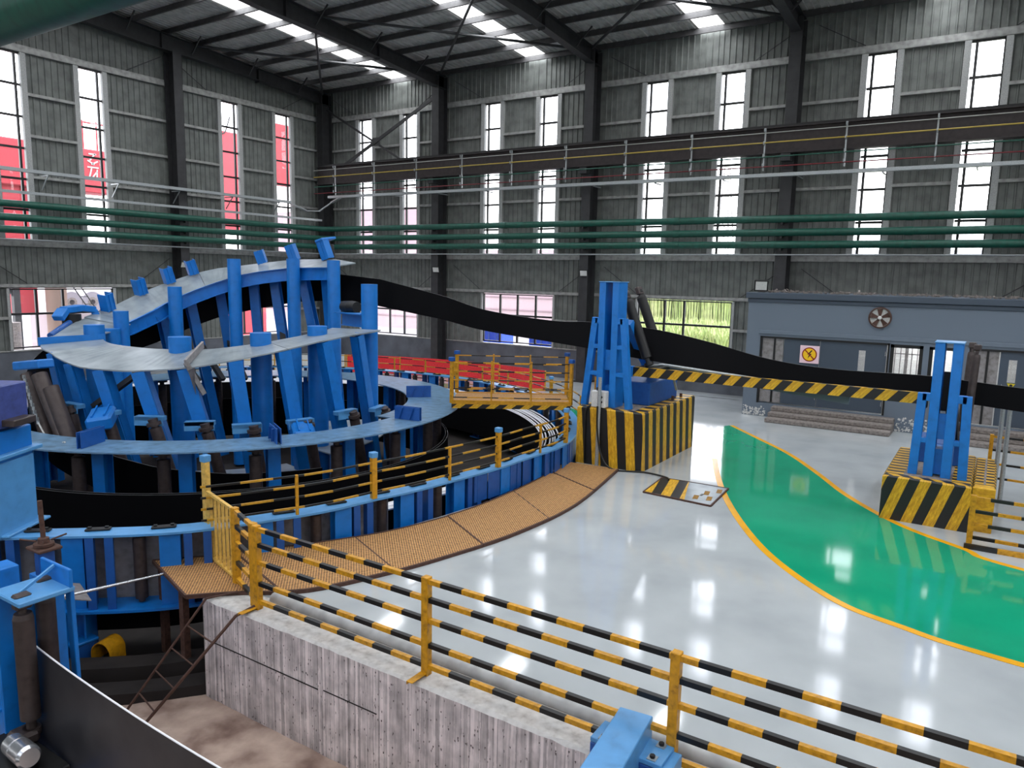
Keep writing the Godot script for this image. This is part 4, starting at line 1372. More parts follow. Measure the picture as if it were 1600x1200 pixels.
	# machinery shelf by the exit
	var sh := G.new()
	sh.beam(sp(3.1, -61, 3.44), sp(3.9, -26, 3.5), 0.5, 0.03)
	sh.hbeam(sp(3.1, -61, 3.25), sp(3.9, -26, 3.32), 0.16, 0.34, 0.02, 0.02)
	obj("exit_shelf", sh, M.blue, t)
	var mo := G.new()
	mo.lathe(sp(3.25, -52, 3.62), Vector3(1, 0, 0.2), [[0.0, -0.35], [0.16, -0.35], [0.18, 0.0], [0.16, 0.3], [0.0, 0.3]], 14)
	obj("drive_motor", mo, M.dark, t)

# ---------------------------------------------------------------- the black strip
func strip(called: String, label: String, T: Array, B: Array, m: Material, group := "", er := 0.013) -> Node3D:
	var t := thing(called, label, "strip", Vector3.ZERO, group)
	var g := G.new()
	g.ribbon(T, B, 0.018)
	obj("web", g, m, t)
	obj("edge", tb(T, er, 6), M.edge if er > 0.01 else M.edge_dull, t)
	return t

func strips() -> void:
	# the climbing turns and the run out over the two towers: one strip
	var tops := []
	var bots := []
	var tab_top := [[14, 0.17], [20, 0.19], [37, 0.27], [54, 0.44], [67, 0.68], [80, 1.05], [95, 1.45], [120, 2.1], [150, 2.7], [180, 3.12], [203, 3.75], [215, 4.05], [234, 4.35], [252, 4.5], [265, 4.52]]
	var tab_bot := [[14, -0.95], [21, -0.95], [37, -0.85], [51, -0.7], [61, -0.45], [72, -0.1], [90, 0.25], [120, 1.0], [150, 1.65], [178, 2.1], [188, 2.32], [203, 2.8], [215, 3.14], [221, 3.23], [234, 3.45], [245, 3.6], [261, 3.68], [268, 3.68]]
	for i in 90:
		var a := 14.0 + 251.0 * i / 89.0
		var r := lerpf(4.95, 4.5, clampf((a - 40) / 130.0, 0, 1))
		tops.append(sp(r, a, interp(tab_top, a)))
		bots.append(sp(r - 0.05, a, interp(tab_bot, a)))
	var run_t := [Vector3(-17.8, 4.52, -17.3), Vector3(-16.2, 4.4, -17.42), Vector3(-14.8, 4.12, -17.6), Vector3(-13.9, 3.9, -17.9), Vector3(-12.49, 3.58, -17.9), Vector3(-10.33, 3.38, -17.95), Vector3(-9.06, 3.4, -18), Vector3(-7.5, 3.32, -18.05), Vector3(-5.98, 3.1, -17.95), Vector3(-4.42, 2.78, -17.9), Vector3(-3.01, 2.66, -17.9), Vector3(-1.23, 2.67, -17.95), Vector3(-0.41, 2.63, -17.95), Vector3(0.58, 2.57, -17.9), Vector3(4, 2.4, -17.8), Vector3(RX - 1, 2.2, -17.7)]
	var run_b := [Vector3(-17.8, 3.7, -17.2), Vector3(-16.2, 3.58, -17.3), Vector3(-14.8, 3.38, -17.5), Vector3(-13.9, 3.23, -17.75), Vector3(-12.48, 3.0, -17.75), Vector3(-10.32, 2.82, -17.75), Vector3(-9.03, 2.72, -17.7), Vector3(-7.4, 2.55, -17.65), Vector3(-5.94, 2.45, -17.6), Vector3(-4.38, 2.2, -17.7), Vector3(-2.97, 2.1, -17.75), Vector3(-1.2, 2.2, -17.85), Vector3(-0.37, 2.17, -17.85), Vector3(0.62, 2.11, -17.8), Vector3(4, 1.9, -17.7), Vector3(RX - 1, 1.7, -17.6)]
	tops.append_array(smooth_line(run_t.slice(1), 6))
	bots.append_array(smooth_line(run_b.slice(1), 6))
	strip("steel_strip", "black strip climbing the spiral and crossing over both blue towers", tops, bots, M.strip, "", 0.008)
	# inner coil: a few turns against the ring plate's rollers
	for k in 2:
		var T := []
		var B := []
		for i in 97:
			var a := deg_to_rad(360.0 * i / 96.0)
			var r := 5.85 + 0.06 * k
			T.append(SC + Vector3(r * cos(a), 0.16 - 0.015 * k, r * sin(a)))
			B.append(SC + Vector3(r * cos(a), -1.14 - 0.015 * k, r * sin(a)))
		strip("inner_coil_turn", "%s turn of black strip standing round the spiral's ring of rollers" % ["inner", "outer"][k], T, B, M.strip, "turns of the inner strip coil", 0.007)
	# outer coil: turns lying inside the outer ring
	var od := ["outermost", "second", "third", "fourth", "fifth", "sixth", "seventh", "innermost"]
	for k in 8:
		var T := []
		var B := []
		for i in 121:
			var th := 360.0 * i / 120.0 if k else 16.0 + 140.0 * i / 120.0
			var dr := -0.44 - 0.085 * k - (0.02 if k else 0.0) * sin(deg_to_rad(th) * 3 + k * 1.7)
			T.append(rp(th, dr, 0.45 if k == 0 else 0.16 - 0.012 * k))
			B.append(rp(th, dr, -0.8 if k == 0 else -1.14 - 0.012 * k))
		strip("outer_coil_turn", ("%s turn of strip standing inside the posts of the outer ring" % od[k]) if k else "scuffed grey strip standing close behind the posts of the near ring", T, B, M.strip_grey if k == 0 else M.strip, "turns of the outer strip coil", 0.023 if k else 0.03)
	# the strip entering the pit in the foreground
	var ft := smooth_line([Vector3(-13.5, 0.22, -4.6), Vector3(-11, 0.25, -4.1), Vector3(-9.09, 0.25, -3.86), Vector3(-7.27, 0.25, -3.74), Vector3(-5.2, 0.25, -3.7), Vector3(-1.0, 0.3, -3.7)], 6)
	var fb := ft.map(func(v): return v + Vector3(0, -1.32, 0.06))
	strip("feed_strip", "wide black strip with a bright top edge running through the near rollers", ft, fb, M.feed, "", 0.0105)

# ---------------------------------------------------------------- blue towers on striped blocks
func hazard_block(label: String, x0: float, x1: float, z0: float, z1: float, h: float, per: float, slant: float, side_per: float, side_slant: float) -> Node3D:
	var t := thing("striped_block", label, "concrete block", Vector3((x0 + x1) / 2, 0, z0))
	var o := Vector3((x0 + x1) / 2, 0, z0)
	var g := G.new()
	var k := 0.03
	var F := func(a: Vector3, b: Vector3, c: Vector3, d: Vector3, al: float, bl: float, per2: float, sl: float, h0: float, h1: float):
		g.quad(a - o, b - o, c - o, d - o, Vector2((al + sl * h0) / per2, 0.1 + h0 * 0.5), Vector2((bl + sl * h0) / per2, 0.1 + h0 * 0.5), Vector2((bl + sl * h1) / per2, 0.1 + h1 * 0.5), Vector2((al + sl * h1) / per2, 0.1 + h1 * 0.5))
	F.call(Vector3(x0, 0, z0), Vector3(x1, 0, z0), Vector3(x1, h - k, z0), Vector3(x0, h - k, z0), 0.0, x1 - x0, per, slant, 0.0, h - k)
	F.call(Vector3(x1, 0, z1), Vector3(x0, 0, z1), Vector3(x0, h - k, z1), Vector3(x1, h - k, z1), 0.0, x1 - x0, per, slant, 0.0, h - k)
	F.call(Vector3(x1, 0, z0), Vector3(x1, 0, z1), Vector3(x1, h - k, z1), Vector3(x1, h - k, z0), 0.0, z0 - z1, side_per, side_slant, 0.0, h - k)
	F.call(Vector3(x0, 0, z1), Vector3(x0, 0, z0), Vector3(x0, h - k, z0), Vector3(x0, h - k, z1), 0.0, z0 - z1, side_per, side_slant, 0.0, h - k)
	F.call(Vector3(x0, h - k, z0), Vector3(x1, h - k, z0), Vector3(x1 - k, h, z0 - k), Vector3(x0 + k, h, z0 - k), 0.0, x1 - x0, per, slant, h - k, h)
	F.call(Vector3(x1, h - k, z0), Vector3(x1, h - k, z1), Vector3(x1 - k, h, z1 + k), Vector3(x1 - k, h, z0 - k), 0.0, z0 - z1, side_per, side_slant, h - k, h)
	F.call(Vector3(x0, h - k, z1), Vector3(x0, h - k, z0), Vector3(x0 + k, h, z0 - k), Vector3(x0 + k, h, z1 + k), 0.0, z0 - z1, side_per, side_slant, h - k, h)
	# painted border bands on the top: front band, two side bands
	var bw := minf(0.34, (x1 - x0) * 0.45)
	F.call(Vector3(x0 + k, h, z0 - k), Vector3(x1 - k, h, z0 - k), Vector3(x1 - k, h, z0 - 0.22), Vector3(x0 + k, h, z0 - 0.22), 0.0, x1 - x0, per, slant + 1.0, h, h + 0.2)
	for q in [[x0 + k, x0 + bw], [x1 - bw, x1 - k]]:
		F.call(Vector3(q[1], h, z0 - 0.22), Vector3(q[1], h, z1 + k), Vector3(q[0], h, z1 + k), Vector3(q[0], h, z0 - 0.22), 0.2, z0 - z1 - 0.2, side_per, 0.0, 0.0, 0.2)
	obj("striped_body", g, M.hazard, t)
	g = G.new()
	g.quad(Vector3(x0 + bw, h, z0 - 0.22) - o, Vector3(x1 - bw, h, z0 - 0.22) - o, Vector3(x1 - bw, h, z1 + k) - o, Vector3(x0 + bw, h, z1 + k) - o)
	obj("dusty_top", g, M.step, t)
	return t

func tower(label: String, y0: float, zf: float, xs: Array, xt: Array, sh: float, top: float, rungs: Array) -> Node3D:
	# xs: foot x of outer, inner, inner, outer legs; xt: outer legs' x at the shoulder
	var t := thing("strip_tower", label, "roller tower", Vector3(xs[1], y0, zf))
	var o := Vector3(xs[1], y0, zf)
	for zz in [zf - 0.08]:
		for i in [1, 2]:
			var g := G.new()
			g.box(Vector3(xs[i], (y0 + top) / 2, zf - 0.25) - o, Vector3(0.17, top - y0, 0.5), Basis.IDENTITY, 0.008)
			obj("upright", g, M.blue if zz > zf - 0.3 else M.dblue, t)
		if zz < zf - 0.3: continue
		for i in [0, 3]:
			var a := Vector3(xs[i], y0, zz) - o
			var b := Vector3(xt[0 if i == 0 else 1], sh, zz) - o
			obj("outer_leg", bm(a, b, 0.15, 0.16, Vector3.RIGHT, 0.008), M.blue, t)
			var inn := Vector3(xs[1 if i == 0 else 2], sh, zz) - o
			obj("shoulder", bm(b + Vector3(0, -0.07, 0), inn + Vector3(0, -0.07, 0), 0.15, 0.15, Vector3.UP, 0.008), M.blue, t)
			for y in rungs:
				var f: float = (y - y0) / (sh - y0)
				var p := a.lerp(b, f)
				obj("rung", bm(p, Vector3(xs[1 if i == 0 else 2] - o.x, p.y, p.z), 0.14, 0.1, Vector3.UP, 0.006), M.blue, t)
	obj("head_plate", bx(Vector3((xs[1] + xs[2]) / 2, top + 0.01, zf - 0.26) - o, Vector3(xs[2] - xs[1] + 0.2, 0.02, 0.56), 0.004), M.lblue, t)
	obj("spacer_plate", bx(Vector3((xs[1] + xs[2]) / 2, lerpf(y0, top, 0.38), zf - 0.12) - o, Vector3(xs[2] - xs[1] - 0.05, 0.5, 0.03)), M.blue, t)
	obj("spacer_plate", bx(Vector3((xs[1] + xs[2]) / 2, y0 + 0.28, zf - 0.4) - o, Vector3(xs[2] - xs[1] - 0.05, 0.5, 0.5)), M.blue, t)
	obj("rear_panel", bx(Vector3((xs[1] + xs[2]) / 2, lerpf(y0, top, 0.62), zf - 0.6) - o, Vector3(xs[2] - xs[1] - 0.05, (top - y0) * 0.3, 0.05)), M.dark, t)
	return t

func roller_pair(t: Node3D, a: Vector3, b: Vector3, off: Vector3, r: float, rm: Material) -> void:
	for s in [0.0, 1.0]:
		var p: Vector3 = a + off * s - t.position
		var q: Vector3 = b + off * s - t.position
		var d: Vector3 = q - p
		var L: float = d.length()
		var g := G.new()
		g.lathe(p, d, [[0.0, -0.22], [r * 0.7, -0.22], [r * 0.7, -0.16], [r * 0.4, -0.16], [r * 0.4, -0.06], [r * 0.85, -0.06], [r, 0.0], [r, L], [r * 0.5, L], [r * 0.5, L + 0.12], [r * 0.9, L + 0.12], [r * 0.9, L + 0.2], [0.0, L + 0.2]], 18)
		var ro := obj("roller", g, rm, t)
		obj("end_bearing", bx(p - d.normalized() * 0.2, Vector3(r * 1.7, 0.12, r * 1.7), 0.02, g.frame(d)), M.roller, ro)

func stripe(g: G, p: Vector3, q: Vector3, w: float, h: float, per: float, off: float) -> void:
	var L := p.distance_to(q)
	var d := (q - p) / L
	var x := -fposmod(off, per * 2)
	var i := 0
	while x < L:
		var a := maxf(x, 0.0)
		var b := minf(x + per, L)
		if b > a + 0.002:
			g.col = lin(0.87, 0.63, 0.12) if i % 2 == 0 else lin(0.09, 0.09, 0.09)
			g.beam(p + d * a, p + d * b, w, h)
		x += per
		i += 1
	g.col = Color.WHITE

func towers() -> void:
	hazard_block("tall black and yellow striped concrete block under the first blue tower", -8.54, -6.78, -16.25, -19.8, 1.43, 0.46, 0.08, 0.46, 0.10)
	hazard_block("lower striped concrete block with slanted stripes under the second blue tower", -1.6, -0.1, -15.95, -19.0, 0.88, 0.38, -0.32, 0.25, 0.0)
	hazard_block("plain yellow side plinth against the lower striped block", -0.09, 0.28, -16.15, -19.0, 0.86, 3.0, 0.0, 0.25, 0.0)
	var t := tower("taller blue steel tower with leaning black rollers on the tall striped block", 1.43, -16.5, [-8.52, -8.09, -7.74, -7.31], [-8.27, -7.53], 3.62, 4.48, [2.25, 2.92])
	roller_pair(t, Vector3(-7.86, 3.98, -17.55), Vector3(-7.26, 2.62, -17.45), Vector3(0.02, 0.1, -0.75), 0.125, M.dark)
	obj("base_box", bx(Vector3(-7.75, 1.72, -18.3) - t.position, Vector3(1.3, 0.58, 1.9), 0.02), M.dblue, t)
	obj("back_stay", bm(Vector3(-7.4, 1.5, -18.9) - t.position, Vector3(-7.75, 3.5, -17.3) - t.position, 0.24, 0.2, Vector3.UP, 0.01), M.blue, t)
	obj("roller_seat", bx(Vector3(-7.15, 2.36, -17.75) - t.position, Vector3(0.6, 0.08, 1.0), 0.01), M.dark, t)
	for s in [-1, 1]: obj("anchor_bolt", tb([Vector3(-7.0, 1.43, -19.0 + s * 0.3) - t.position, Vector3(-7.0, 1.53, -19.0 + s * 0.3) - t.position], 0.04, 8), M.rust, t)
	t = tower("shorter blue steel tower with an upright roller on the lower striped block", 0.88, -16.35, [-1.13, -0.86, -0.56, -0.28], [-1.08, -0.33], 2.5, 3.49, [1.58])
	roller_pair(t, Vector3(-0.28, 3.15, -17.6), Vector3(-0.32, 1.75, -17.45), Vector3(-0.1, 0.0, -0.6), 0.075, M.roller)
	obj("base_box", bx(Vector3(-0.75, 1.1, -18.2) - t.position, Vector3(0.9, 0.44, 1.2), 0.02), M.dblue, t)
	obj("back_stay", bm(Vector3(-0.5, 0.9, -18.3) - t.position, Vector3(-0.65, 2.6, -17.2) - t.position, 0.2, 0.16), M.dark, t)
	# striped guard beam and the grey cover troughs between the towers
	var g := G.new()
	var p := Vector3(-7.5, 2.29, -17.2)
	var q := Vector3(-1.12, 2.32, -16.95)
	var hb := thing("striped_beam", "long black and yellow diagonally striped beam between the two blue towers", "guard beam")
	g = G.new()
	var per := 0.46
	var L := p.distance_to(q)
	var h := 0.115
	var fz := Vector3(0, 0, 0.05)
	g.quad(p + Vector3(0, -h, 0) + fz, q + Vector3(0, -h, 0) + fz, q + Vector3(0, h, 0) + fz, p + Vector3(0, h, 0) + fz, Vector2(0, 0.2), Vector2(L / per, 0.2), Vector2((L - 0.2) / per, 0.3), Vector2(-0.2 / per, 0.3))
	g.quad(q + Vector3(0, -h, 0) - fz, p + Vector3(0, -h, 0) - fz, p + Vector3(0, h, 0) - fz, q + Vector3(0, h, 0) - fz, Vector2(0, 0.2), Vector2(L / per, 0.2), Vector2((L - 0.2) / per, 0.3), Vector2(-0.2 / per, 0.3))
	g.quad(p + Vector3(0, h, 0) + fz, q + Vector3(0, h, 0) + fz, q + Vector3(0, h, 0) - fz, p + Vector3(0, h, 0) - fz, Vector2(0, 0.2), Vector2(L / per, 0.2), Vector2((L - 0.1) / per, 0.3), Vector2(-0.1 / per, 0.3))
	g.quad(p + Vector3(0, -h, 0) - fz, q + Vector3(0, -h, 0) - fz, q + Vector3(0, -h, 0) + fz, p + Vector3(0, -h, 0) + fz, Vector2(0, 0.2), Vector2(L / per, 0.2), Vector2((L - 0.1) / per, 0.3), Vector2(-0.1 / per, 0.3))
	obj("striped_bar", g, M.hazard, hb)
	obj("end_bracket", bx(p + Vector3(-0.06, 0, 0), Vector3(0.14, 0.26, 0.16), 0.01), M.blue, hb)
	obj("end_bracket", bx(q + Vector3(0.04, -0.03, 0), Vector3(0.14, 0.3, 0.16), 0.01), M.dark, hb)
	var tr := thing("cover_trough", "grey sheet trough with bright edges hanging under the black strip", "trough")
	g = G.new()
	g.beam(Vector3(-7.0, 2.44, -18.0), Vector3(-2.6, 2.05, -18.0), 0.05, 0.34)
	obj("side_sheet", g, M.annex, tr)
	obj("bright_rail", tb([Vector3(-7.1, 2.62, -17.95), Vector3(-3.0, 2.24, -17.95)], 0.035, 8), M.galv, tr)
	obj("bright_rail", tb([Vector3(-7.3, 2.38, -17.6), Vector3(-6.9, 2.47, -17.6), Vector3(-2.4, 2.22, -17.4)], 0.035, 8), M.galv, tr)
	obj("hanger", bm(Vector3(-6.8, 2.3, -17.98), Vector3(-6.8, 1.75, -18.4), 0.05, 0.05), M.galv, tr)
	# control box and conduits on the first block
	var cb := thing("control_box", "small white control box on a grey post at the foot of the taller tower", "control box", Vector3(-7.98, 1.43, -16.35))
	obj("casing", bx(Vector3(0, 0.22, 0), Vector3(0.38, 0.4, 0.2), 0.015), M.white, cb)
	for y in [0.16, 0.28]:
		var kn := G.new()
		kn.lathe(Vector3(0.09, y, 0.1), Vector3.BACK, [[0.03, 0.0], [0.03, 0.03], [0.0, 0.03]], 10)
		obj("knob", kn, M.black, cb)
	obj("gland", tb([Vector3(-0.08, 0.42, 0), Vector3(-0.08, 0.5, 0)], 0.02, 8), M.black, cb)
	tag(obj("conduit_pipe", tb([Vector3(-7.92, 2.2, -16.2), Vector3(-7.92, 1.4, -16.19), Vector3(-7.92, 0.02, -16.17)], 0.045, 10), M.galv), "grey conduit pipe running down the striped block front", "conduit")
	tag(obj("power_cable", tb(smooth_line([Vector3(-7.93, 1.5, -16.13), Vector3(-7.91, 0.9, -16.12), Vector3(-7.75, 0.3, -16.08), Vector3(-7.4, 0.04, -16.0), Vector3(-6.7, 0.03, -16.25), Vector3(-6.1, 0.04, -16.1), Vector3(-5.95, 0.04, -15.9)], 6), 0.022, 6), M.black), "black cable running down the striped block to the floor hatch", "cable")
	tag(obj("power_cable", tb(smooth_line([Vector3(-8.2, 1.46, -16.3), Vector3(-8.28, 1.35, -16.21), Vector3(-8.3, 0.7, -16.22), Vector3(-8.28, 0.05, -16.21)], 6), 0.02, 6), M.black), "thinner black cable hanging on the striped block beside the pipe", "cable")
	# floor hatch
	var ht := thing("floor_hatch", "steel floor hatch painted half in black and yellow stripes", "hatch")
	var c := [Vector3(-6.07, 0.03, -14.73), Vector3(-4.55, 0.03, -14.62), Vector3(-4.64, 0.03, -16.11), Vector3(-6.17, 0.03, -16.07)]
	var a1: Vector3 = c[0].lerp(c[1], 0.62)
	var a2: Vector3 = c[3].lerp(c[2], 0.42)
	g = G.new()
	g.quad(c[0], a1, a2, c[3], Vector2(0.06, 0.1), Vector2(2.25, 0.1), Vector2(2.05, 0.6), Vector2(0.55, 0.6))
	obj("striped_plate", g, M.hazard, ht)
	g = G.new()
	g.quad(a1, c[1], c[2], a2)
	obj("worn_plate", g, M.plate, ht)
	for q2 in [[0.72, 0.25], [0.9, 0.3], [0.8, 0.55], [0.93, 0.75]]:
		var o2: Vector3 = c[0].lerp(c[1], q2[0]).lerp(c[3].lerp(c[2], q2[0]), q2[1])
		obj("paint_remnant", bx(o2 + Vector3(0, 0.001, 0), Vector3(0.11, 0.004, 0.3), 0.0, Basis(Vector3.UP, 0.2)), M.ochre, ht)
	obj("lift_slot", bx(Vector3(-4.95, 0.032, -15.25), Vector3(0.05, 0.006, 0.14)), M.black, ht)
	g = G.new()
	for i in 4: g.beam(c[i] - Vector3(0, 0.012, 0), c[(i + 1) % 4] - Vector3(0, 0.012, 0), 0.03, 0.036)
	obj("rim", g, M.rust, ht)
	# two thin steel poles carrying services by the second block
	for i in 2:
		tag(obj("steel_pole", tb([Vector3(0.28 + 0.13 * i, 0.0, -18.6 - 0.25 * i), Vector3(0.28 + 0.13 * i, 2.1, -18.6 - 0.25 * i)], 0.045, 10), M.galv), "thin shiny steel pole behind the lower striped block, %s of the two" % ["nearer the tower", "farther from the tower"][i], "pole")

# ---------------------------------------------------------------- railings
func ring_rail(label: String, posts: Array, dr: float, base: float, hs: Array, caps: Array, per: float, skip_last := false) -> void:
	# posts: angles round the outer ring; rails follow the circle between the first and last
	var t := thing("ring_railing", label, "railing")
	for i in posts.size():
		var b: Vector3 = rp(posts[i], dr, base)
		var big: bool = i in caps
		var s := 0.1 if big else 0.05
		var h: float = hs[0] + (0.1 if big else 0.02)
		if skip_last and i == posts.size() - 1: continue
		var po := obj("post", bx(b + Vector3(0, h / 2, 0), Vector3(s, h, s), 0.006, radial(posts[i])), M.yellow, t)
		if big: obj("post_cap", bx(b + Vector3(0, h + 0.04, 0), Vector3(0.13, 0.1, 0.13), 0.01, radial(posts[i])), M.lblue, po)
	for hgt in hs:
		var g := G.new()
		var a: float = posts[0]
		var n := 0
		var st := rad_to_deg(per / 10.4)
		while a < posts[-1] - 0.01:
			var b := minf(a + st, posts[-1])
			g.col = lin(0.82, 0.62, 0.16) if (n + hs.find(hgt)) % 2 == 0 else lin(0.08, 0.075, 0.075)
			g.beam(rp(a, dr, base + hgt), rp(b, dr, base + hgt), 0.032, 0.032)
			a = b
			n += 1
		obj("rail", g, M.paint, t)

func rail_run(label: String, pts: Array, h: Array, per: float, w: float, feet: Vector3, group := "") -> Node3D:
	var t := thing("guard_rail", label, "guard rail", pts[0], group)
	for i in pts.size():
		var p: Vector3 = pts[i] - pts[0]
		obj("post", bx(p + Vector3(0, h[0] / 2 + 0.02, 0), Vector3(w * 1.7, h[0] + 0.06, w * 1.7), 0.006), M.yellow, t)
		if feet != Vector3.ZERO:
			var g := G.new()
			g.beam(p + Vector3(0, 0.035, 0), p + feet + Vector3(0, 0.035, 0), w * 1.5, 0.008)
			g.beam(p + Vector3(-w * 0.75, 0.02, 0), p + feet + Vector3(-w * 0.75, 0.02, 0), 0.008, 0.04)
			obj("foot", g, M.yellow, t)
	var off := 0.0
	for k in h.size():
		for i in pts.size() - 1:
			var g := G.new()
			var a: Vector3 = pts[i] - pts[0] + Vector3(0, h[k], 0)
			var b: Vector3 = pts[i + 1] - pts[0] + Vector3(0, h[k], 0)
			var d := (b - a).normalized() * w * 0.8
			stripe(g, a + d, b - d, w, w, per, (per * (k % 2)) + (0.13 if k in [0, 2] else 0.0))
			obj("rail", g, M.paint, t)
	return t

func railings() -> void:
	# round the near side of the outer ring, on the flange
	ring_rail("striped railing with blue-capped posts curving along the near flange of the ring", [-15.0, -8.0, 1.0, 9.0, 19.0, 27.0, 35.0], -0.05, 0.6, [0.66, 0.48, 0.30, 0.12], [0, 2, 4, 6], 0.5, true)
	# far side of the ring and its second row behind
	ring_rail("striped railing round the far side of the ring in front of the red barrier", [-158, -150, -142, -134, -126, -118, -110, -102, -94, -86, -78, -70, -62, -54, -46, -38], 0.25, 0.02, [1.05, 0.8, 0.55, 0.3], [1, 5, 9, 13], 0.55)
	# footbridge from the ring to the tall block
	var t := thing("footbridge", "yellow footbridge with striped edges and railings between spiral and tall striped block", "footbridge")
	var a := Vector3(-11.55, 1.33, -15.05)
	var b := Vector3(-8.98, 1.33, -16.7)
	var d := (b - a).normalized()
	var s := Vector3(d.z, 0, -d.x)
	if s.z > 0: s = -s
	var wd := 1.75
	var g := G.new()
	g.slab([a, b], [a + s * wd, b + s * wd], 0.04)
	obj("deck", g, M.tread, t)
	g = G.new()
	var fo := -s * 0.02
	var dn := Vector3(0, -0.13, 0)
	g.quad(a + fo + dn, b + fo + dn, b + fo, a + fo, Vector2(0, 0.2), Vector2(7, 0.2), Vector2(6.6, 0.4), Vector2(-0.4, 0.4))
	g.quad(b - fo * 0.5 + dn, a - fo * 0.5 + dn, a - fo * 0.5, b - fo * 0.5, Vector2(0, 0.2), Vector2(7, 0.2), Vector2(6.6, 0.4), Vector2(-0.4, 0.4))
	obj("striped_fascia", g, M.hazard, t)
	obj("edge_beam", bm(a + Vector3(0, 0.03, 0), b + Vector3(0, 0.03, 0), 0.06, 0.1), M.yellow, t)
	obj("edge_beam", bm(a + s * wd + Vector3(0, -0.08, 0), b + s * wd + Vector3(0, -0.08, 0), 0.06, 0.2), M.yellow, t)
	for k in 4:
		for r in 2:
			var p := a.lerp(b, k / 3.0) + s * (wd - 0.06) * r
			var big := k in [0, 3]
			var po := obj("post", bx(p + Vector3(0, 0.55, 0), Vector3(0.08 if big else 0.035, 1.1, 0.08 if big else 0.035), 0.006), M.yellow, t)
			if big: obj("post_cap", bx(p + Vector3(0, 1.13, 0), Vector3(0.13, 0.1, 0.13), 0.01), M.dblue, po)
	for h in [1.05, 0.83, 0.6, 0.37, 0.15]:
		for r in 2:
			g = G.new()
			stripe(g, a + s * (wd - 0.06) * r + Vector3(0, h, 0), b + s * (wd - 0.06) * r + Vector3(0, h, 0), 0.026, 0.026, 0.4, 0.4 * (int(h * 10) % 2))
			obj("rail", g, M.paint, t)
	# red and white sheets hung along the far barrier
	for q in [[-118.0, -96.0, "red"], [-95.8, -74.0, "red"], [-146.0, -118.4, "white"]]:
		var T := []
		var B := []
		for i in 13:
			var th := lerpf(q[0], q[1], i / 12.0)
			T.append(rp(th, 2.85 + 0.02 * sin(i * 2.2), 0.82))
			B.append(rp(th, 2.85 + 0.035 * sin(i * 1.7 + 1.0), 0.02))
		var sh := thing("barrier_sheet", "bright %s sheet hung along the barrier behind the ring%s" % [q[2], "" if q[2] == "white" else (", the end nearer the footbridge" if q[0] > -100 else ", the end nearer the corner")], "barrier")
		g = G.new()
		g.ribbon(T, B, 0.01)
		obj("sheet", g, M.red if q[2] == "red" else M.white, sh)
		for i in [0, 6, 12]: obj("post", tb([B[i] + Vector3(0, -0.02, 0), T[i]], 0.03, 8), M.yellow, sh)
	# the front guard rail on the retaining wall
	var hs := [1.14, 0.92, 0.67, 0.37, 0.11]
	rail_run("long black and yellow guard rail along the near concrete edge of the floor", [Vector3(-8.14, 0, -6.3), Vector3(-5.17, 0, -6.3), Vector3(-2.19, 0, -6.3), Vector3(0.82, 0, -6.3), Vector3(3.83, 0, -6.3)], hs, 0.30, 0.055, Vector3(0, 0, 0.3))
	rail_run("short striped guard rail bay joining the yellow gate to the long rail", [Vector3(-9.02, 0, -6.62), Vector3(-8.26, 0, -6.34)], hs, 0.30, 0.055, Vector3.ZERO)
	# yellow gate with upright bars
	var gate: Node3D = thing("yellow_gate", "pale yellow gate of upright bars between ring railing and guard rail", "gate")
	var g0 := Vector3(-10.2, 0.08, -7.0)
	var g1 := Vector3(-9.08, 0.08, -6.66)
	var up := Vector3(0, 1.04, 0)
	obj("hinge_post", bx(Vector3(-10.3, 0.85, -7.05), Vector3(0.1, 1.5, 0.1), 0.008), M.pale_yellow, gate)
	obj("post_cap", bx(Vector3(-10.3, 1.64, -7.05), Vector3(0.13, 0.11, 0.13), 0.01), M.lblue, gate)
	obj("top_rail", bm(g0 + up, g1 + up, 0.05, 0.04), M.pale_yellow, gate)
	obj("bottom_rail", bm(g0, g1, 0.05, 0.04), M.pale_yellow, gate)
	for k in 8:
		var p := g0.lerp(g1, k / 7.0)
		obj("bar", bm(p, p + up, 0.045, 0.03, d), M.pale_yellow, gate)
	# rails beside the lower striped block
	rail_run("low striped guard rail in front of the lower striped block, nearest the viewer", [Vector3(-0.05, 0, -15.25), Vector3(3.0, 0, -15.25)], [0.86, 0.62, 0.38, 0.14], 0.34, 0.055, Vector3.ZERO)
	rail_run("striped guard rail behind the two steel poles", [Vector3(0.15, 0, -19.6), Vector3(3.4, 0, -19.3)], [1.25, 0.95, 0.64, 0.32], 0.34, 0.045, Vector3.ZERO)
	var kb := thing("striped_kerb", "low black and yellow kerb bar on the floor below the guard rail", "kerb")
	g = G.new()
	stripe(g, Vector3(-0.12, 0.04, -15.0), Vector3(3.2, 0.04, -15.05), 0.08, 0.08, 0.5, 0.5)
	obj("bar", g, M.paint, kb)
	# small green posts left of the first tower
	for q in [[Vector3(-9.15, 0, -18.5), 0.9, "taller"], [Vector3(-8.9, 0, -18.3), 0.72, "shorter"]]:
		var bo := thing("bollard", "%s thin yellow bollard with a blue cap by the tall striped block" % q[2], "bollard", q[0])
		obj("stem", bx(Vector3(0, q[1] / 2 + 0.5, 0), Vector3(0.09, q[1] + 1.0, 0.09), 0.008), M.yellow, bo)
		obj("cap", bx(Vector3(0, q[1] + 1.04, 0), Vector3(0.12, 0.12, 0.12), 0.01), M.dblue, bo)

